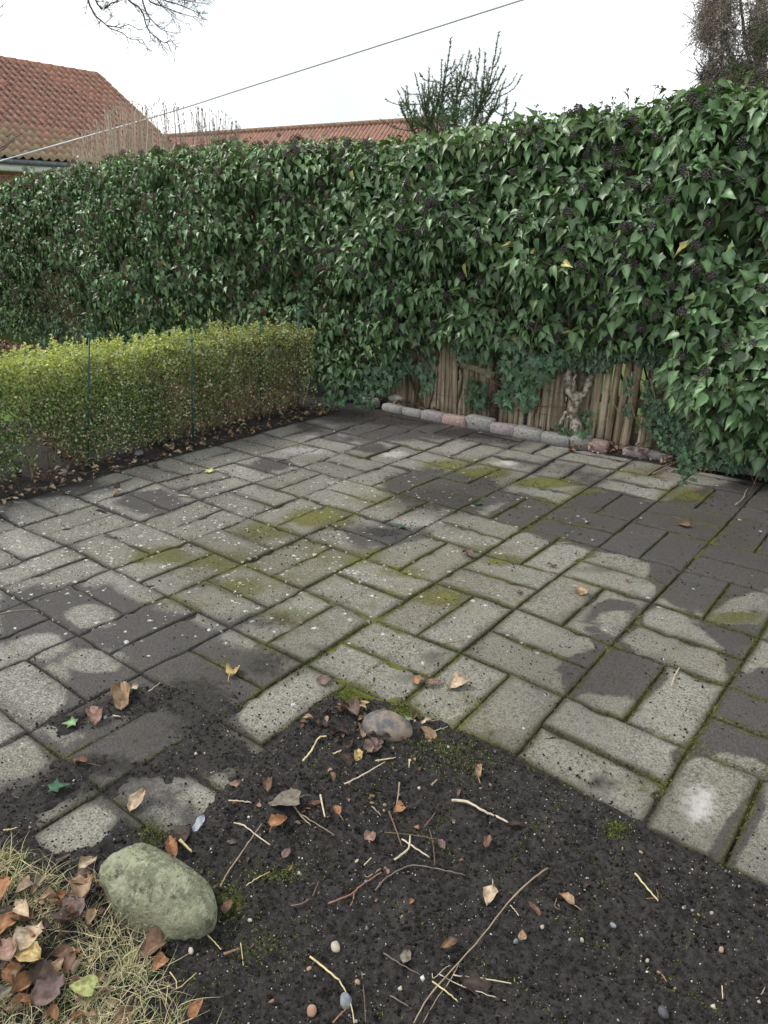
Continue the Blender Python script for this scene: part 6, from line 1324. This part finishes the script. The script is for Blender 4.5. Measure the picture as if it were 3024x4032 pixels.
bare_shrub('bare_shrub', 'bare shrub with thin dark budded stems against the sky, right of the left house', [560, 620, 680, 740, 800, 870, 905, 960], [440, 390, 400, 415, 425, 435, 460, 500], 130, 4.55, 4)

# conifer with upright needle shoots
yew = empty('conifer_bush', hit(1800, 700, 1, 5.0)*np.array([1, 1, 0]), 'dark green conifer bush with long upright needle shoots rising above the hedge', 'conifer')
yo = np.array(yew.location); bits = []; NT = np.array([(-.06, 0, 0), (.06, 0, 0), (0, 1, .05)]); NF = [np.array([(0, 1, 2)])]; needles = [[], [], [], []]
shoots = [(1776, 148, 1700, 420), (1965, 125, 1850, 450), (1850, 200, 1780, 400), (1855, 215, 1790, 430), (1890, 190, 1860, 400), (1912, 205, 1870, 420), (1690, 268, 1700, 470), (1632, 285, 1690, 440), (1755, 245, 1720, 430), (1602, 338, 1660, 470), (1595, 355, 1650, 500), (1570, 405, 1640, 470), (1985, 270, 1850, 420), (1962, 262, 1880, 380), (2000, 375, 1930, 520), (1925, 290, 1870, 400), (1740, 235, 1700, 400), (1820, 240, 1790, 400), (1760, 262, 1740, 420), (1945, 380, 1880, 460), (1670, 375, 1680, 480), (1990, 310, 1900, 440), (1800, 300, 1760, 460), (1720, 330, 1690, 470), (1660, 330, 1690, 450)]
def needled(Q, n, ln, colr=(.045, .075, .04)):
    Q = np.asarray(Q); t = rng.random(n)*(len(Q)-1.001); i = t.astype(int); f = (t-i)[:, None]; P = Q[i]*(1-f)+Q[i+1]*f; T_ = norm(Q[i+1]-Q[i]); rd = rng.normal(0, 1, (n, 3)); rd = norm(rd-(rd*T_).sum(1)[:, None]*T_)
    needles[0].append(P); needles[1].append(rd+T_*.75); needles[2].append(rng.normal(0, 1, (n, 3))); needles[3].append(np.stack([np.full(n, ln*.9), ln*rng.uniform(.7, 1.1, n), np.full(n, ln)], -1))
base_pt = yo+np.array([0, 0, 1.0])
for (tx_, ty_, bx_, by_) in shoots:
    yy = 5.0+rng.uniform(-.35, .35); e = hit(tx_, ty_, 1, yy); b = hit(bx_, by_+60, 1, 5.0+rng.uniform(-.1, .1)); m_ = b+(e-b)*.5+np.array([(e[0]-b[0])*.12*(1 if e[0] > b[0] else 1), 0, -.03]); Q = smoothline([b, m_, e], 6)
    v, f = tube(Q-yo, np.linspace(.008, .0028, len(Q)), 5); bits.append((v, f, np.tile([.09, .065, .05], (len(v), 1)), None)); needled(Q, int(np.linalg.norm(e-b)*420), .032)
    Q2 = smoothline([base_pt+rng.normal(0, .1, 3), (base_pt+b)/2+rng.normal(0, .05, 3), b], 4); v, f = tube(Q2-yo, np.linspace(.022, .008, len(Q2)), 5); bits.append((v, f, np.tile([.09, .06, .045], (len(v), 1)), None))
    for s_ in range(5):
        t_ = rng.uniform(.1, .75); q = Q[int(t_*(len(Q)-1))]; e2 = q+np.array([rng.normal(0, .14), rng.normal(0, .12), rng.uniform(.08, .28)*(1-t_*.5)]); Q3 = smoothline([q, (q+e2)/2+np.array([(e2[0]-q[0])*.2, 0, -.02]), e2], 3); v, f = tube(Q3-yo, np.linspace(.004, .0018, len(Q3)), 4); bits.append((v, f, np.tile([.09, .07, .05], (len(v), 1)), None)); needled(Q3, 90, .028)
for i in range(210):
    c = hit(rng.normal(1770, 62), rng.uniform(440, 620), 1, 5.0+rng.normal(0, .22)); d = np.array([rng.normal(0, .15), rng.normal(0, .15), rng.uniform(.05, .22)]); needled([c, c+d*.5, c+d], 60, .026)
V, F, C, _ = merge(bits); link('branches', mesh('branches', V, F, M_stem, C), yew)
P = np.concatenate(needles[0]); tpn = np.concatenate(needles[1]); nrn = np.concatenate(needles[2]); scn = np.concatenate(needles[3])
C = np.array([.080, .135, .070])*rng.lognormal(0, .35, len(P))[:, None]; V, F, Cc, _ = scatter(NT*np.array([2.0, 1, 1]), NF, P-yo, frames(tpn, nrn), scn, C); o = link('needles', mesh('needles', V, F, M_fol, Cc), yew); o['kind'] = 'stuff'

# half-dead cypress at the right edge
cyp = empty('cypress_tree', hit(3000, 600, 1, 6.2)*np.array([1, 1, 0]), 'half-dead cypress with grey-brown foliage and a few green tufts at the top right', 'tree')
co = np.array(cyp.location); bits = []; pts = []; cols_ = []
Y0 = 6.2
for (P_, R_) in (([(3010, 700), (3000, 330), (2990, 100), (3020, -250)], (.07, .03)), ([(2940, 700), (2900, 330), (2860, 150), (2840, -150)], (.035, .012)), ([(2850, 700), (2830, 450), (2810, 300), (2790, 210)], (.03, .01)), ([(3040, 320), (2960, 270), (2900, 250), (2880, 210)], (.03, .012)), ([(2990, 330), (2940, 200), (2925, 80), (2900, -100)], (.02, .01)), ([(2900, 330), (2870, 240), (2800, 180), (2770, 60)], (.016, .006)), ([(3000, 500), (3060, 200), (3100, -100)], (.05, .02)), ([(2830, 400), (2780, 330), (2740, 270)], (.012, .004))):
    Q = smoothline([hit(a, b, 1, Y0+rng.uniform(-.2, .2)) for a, b in P_], 5); v, f = tube(Q-co, np.linspace(R_[0], R_[1], len(Q)), 7); bits.append((v, f, np.tile([.17, .145, .125], (len(v), 1)), None))
V, F, C, _ = merge(bits); link('trunk', mesh('trunk', V, F, M_stem, C, smooth=True), cyp)
bits = []
def clump(px, py, rx, ry, n, colr, ln=.09, dp=.35):
    c = np.array([hit(px+rng.normal(0, .5)*rx, py+rng.normal(0, .55)*ry, 1, Y0+rng.normal(0, dp)) for _ in range(n)]); pts.append(c); cols_.append(np.tile(colr, (n, 1))*rng.lognormal(0, .4, n)[:, None])
BR = (.135, .110, .100); GR = (.060, .085, .035); GY = (.22, .20, .195)
for a in ((2840, 60, 70, 90, 420, BR), (2800, 110, 55, 80, 330, BR), (2790, 60, 40, 60, 160, BR), (2850, 160, 50, 60, 220, GY), (2870, -60, 80, 90, 260, BR), (2990, 60, 40, 80, 240, BR), (3010, 130, 35, 60, 300, GR), (2975, 130, 25, 60, 130, BR), (2900, 290, 45, 32, 420, GR), (2880, 275, 55, 32, 160, BR), (2955, 300, 25, 30, 60, BR), (2800, 310, 22, 60, 220, BR), (2806, 250, 14, 30, 60, BR), (2890, 330, 60, 25, 220, BR), (2990, 250, 40, 60, 160, BR), (3060, 0, 60, 200, 400, BR), (3080, 200, 50, 100, 260, GR), (2940, 200, 40, 50, 60, GY), (2760, 100, 18, 50, 60, GY), (2790, 330, 30, 40, 120, BR), (3010, 330, 30, 30, 120, GR), (2860, 400, 70, 40, 160, BR), (2960, 420, 70, 40, 160, BR)): clump(*a)
c = np.concatenate(pts); cc = np.concatenate(cols_); kk = rng.random(len(c)) < .72; c = c[kk]; cc = cc[kk]; n = len(c); per = 20
P = np.repeat(c, per, 0); d0 = norm(np.stack([rng.normal(0, .35, n), rng.normal(0, .35, n), rng.uniform(-1, .5, n)], -1)); D0 = np.repeat(d0, per, 0); u01 = rng.random((n*per, 1)); P = P+D0*u01*.13+rng.normal(0, .014, P.shape)
tpn = D0+rng.normal(0, .55, P.shape); V, F, Cc, _ = scatter(np.array([(-.11, 0, 0), (.11, 0, 0), (.06, .6, .03), (0, 1, 0), (-.09, .5, -.02)]), [np.array([(0, 1, 2), (0, 2, 4), (4, 2, 3)])], P-co, frames(tpn, rng.normal(0, 1, P.shape)), rng.uniform(.014, .032, n*per), np.repeat(cc, per, 0)*rng.lognormal(0, .25, (n*per, 1)))
o = link('crown', mesh('crown', V, F, M_fol, Cc), cyp); o['kind'] = 'stuff'
for i in range(260):
    k = rng.integers(0, n); d = d0[k]*.16+rng.normal(0, .05, 3); Q = smoothline([c[k]-d, c[k]+rng.normal(0, .02, 3), c[k]+d], 2); v, f = tube(Q-co, np.linspace(.004, .0012, len(Q)), 3, False); bits.append((v, f, np.tile([.20, .175, .16], (len(v), 1)), None))
V, F, C, _ = merge(bits); o = link('twigs', mesh('twigs', V, F, M_stem, C), cyp); o['kind'] = 'stuff'

# bare tree reaching in at the top left; its trunk stands left of the frame
tree = empty('bare_tree', (-15.2, 5.0, 0), 'leafless tree whose fine drooping twigs reach in at the top left against the sky', 'tree')
to = np.array((-15.2, 5.0, 0.0)); bits = []; YT = 7.0; TCOL = np.array([.085, .075, .085])
def tw(Q, r0, r1, n=5):
    v, f = tube(np.asarray(Q)-to, np.linspace(r0, r1, len(Q)), n, False); bits.append((v, f, np.tile(TCOL, (len(v), 1)), None))
def px_(L, y=YT): return np.array([hit(a/1.659, b/1.659, 1, y) for a, b in L])
def grow(Q, r, depth, step, rr, bias):
    """side twigs along a limb Q"""
    for i in range(1, len(Q)):
        for _ in range(step):
            if rr.random() > .75: continue
            T_ = norm(Q[i]-Q[i-1]); s_ = rr.choice([-1, 1]); L = r*22*rr.uniform(.5, 1.2)*(1 if depth == 0 else .6)
            d = T_*.8+np.array([T_[2]*s_, rr.normal(0, .4), -T_[0]*s_])*.7+bias*.35; d = norm(d); q = Q[i]; P_ = [q]
            for k in range(4):
                d = norm(d+rr.normal(0, .28, 3)+bias*.12); q = q+d*L/4; P_.append(q)
            tw(P_, r*.5, .0022, 3)
            if depth < 2: grow(np.array(P_), r*.62, depth+1, 1, rr, bias)
rr = np.random.default_rng(11)
limbs = [([(575, -160), (575, 0), (600, 60), (620, 100), (680, 150), (720, 185), (800, 215), (850, 255), (930, 258)], .021, np.array([1, 0, .15])),
 ([(600, -160), (625, 0), (650, 40), (682, 60), (730, 18), (800, 0), (860, -30)], .02, np.array([.6, 0, .5])),
 ([(800, -140), (840, 0), (900, 40), (935, 90), (950, 150), (975, 205), (1020, 240), (1070, 280), (1112, 258)], .019, np.array([.7, 0, -.4])),
 ([(900, -140), (930, 0), (960, 90), (1000, 140), (1050, 190), (1115, 212)], .016, np.array([1, 0, -.2])),
 ([(920, -100), (980, 10), (1060, 40), (1160, 80), (1260, 110)], .015, np.array([1, 0, -.1])),
 ([(980, -120), (1050, -10), (1140, 20), (1230, 55), (1295, 85)], .014, np.array([1, 0, 0])),
 ([(1000, -160), (1100, -40), (1200, 0), (1310, 20)], .014, np.array([1, 0, 0])),
 ([(1000, -100), (1020, -10), (1080, 60), (1150, 120)], .012, np.array([.6, 0, -.5])),
 ([(700, 165), (780, 180), (840, 160), (900, 190), (935, 195)], .010, np.array([1, 0, .1])), ([(655, 140), (640, 155), (630, 160)], .008, np.array([-1, 0, 0])), ([(690, 150), (715, 125), (730, 112)], .007, np.array([0, 0, 1]))]
for L, r_, bias in limbs:
    Q = smoothline(px_(L, YT+rr.uniform(-.3, .3)), 2); tw(Q, r_, .004, 5); grow(Q, r_*.72, 0, 1 if L[-1][1] > 150 else 2, rr, norm(bias))
for L in ([(-120, -60), (-40, 60), (10, 40), (30, 20)], [(-120, 40), (-30, 110), (10, 100), (25, 85)], [(-120, 330), (-20, 320), (30, 322)], [(-80, 1010), (20, 960), (100, 900), (150, 870)], [(-80, 900), (0, 985), (60, 940), (130, 900)]):
    Q = smoothline(px_(L, 6.2), 2); tw(Q, .012, .004, 4); grow(Q, .008, 1, 1, rr, np.array([.6, 0, .5]))
V, F, C, _ = merge(bits); link('twigs', mesh('twigs', V, F, M_stem, C), tree)
bits = []; top_ = px_([(700, -330)])[0]
def big(P_, r0, r1): Q = smoothline(P_, 6); tw(Q, r0, r1, 10)
big([to, to+np.array([.1, 0, 2.5]), to+np.array([.25, .3, 5.0]), to+np.array([.2, .5, 8.0]), to+np.array([.5, .8, 10.5])], .24, .06)
for L, r_, b_ in limbs[:8]:
    e = px_([L[0]])[0]; big([to+np.array([.25, .3, 5.2]), (to+np.array([.25, .3, 5.2]))*.4+e*.6+np.array([0, 0, .9]), e], .07, r_)
for L in ([(-120, -60)], [(-120, 40)], [(-120, 330)], [(-80, 1010)], [(-80, 900)]):
    e = px_(L, 6.2)[0]; big([to+np.array([.1, .1, max(e[2]-1.2, 1.5)]), (to+np.array([.1, .1, e[2]]))*.5+e*.5, e], .04, .012)
V, F, C, _ = merge(bits); link('trunk', mesh('trunk', V, F, M_stem, C*1.2, smooth=True), tree)

# overhead cable
a = hit(-60, 650, 0, -16.2); b1 = CAM+ray(600, 462)*13.5; mid1 = CAM+ray(0, 634)*17.0; b = CAM+ray(1000, 335)*11.5; c = CAM+ray(2000, 16)*9.0; d = c+(c-b)*.9
Q = smoothline([mid1+(mid1-b1)*.25, mid1, b1, b, c, d], 8); o0 = Q[0].copy(); V, F = tube(Q-o0, .0120, 8); m = simple('cable_grey', (.72, .72, .84), (.80, .80, .90), 3, .5, 0)
tag(link('overhead_cable', mesh('overhead_cable', V, F, m, smooth=True), None, o0), 'pale grey overhead cable slanting across the sky above the hedge', 'cable')
print('objects', len(bpy.data.objects))
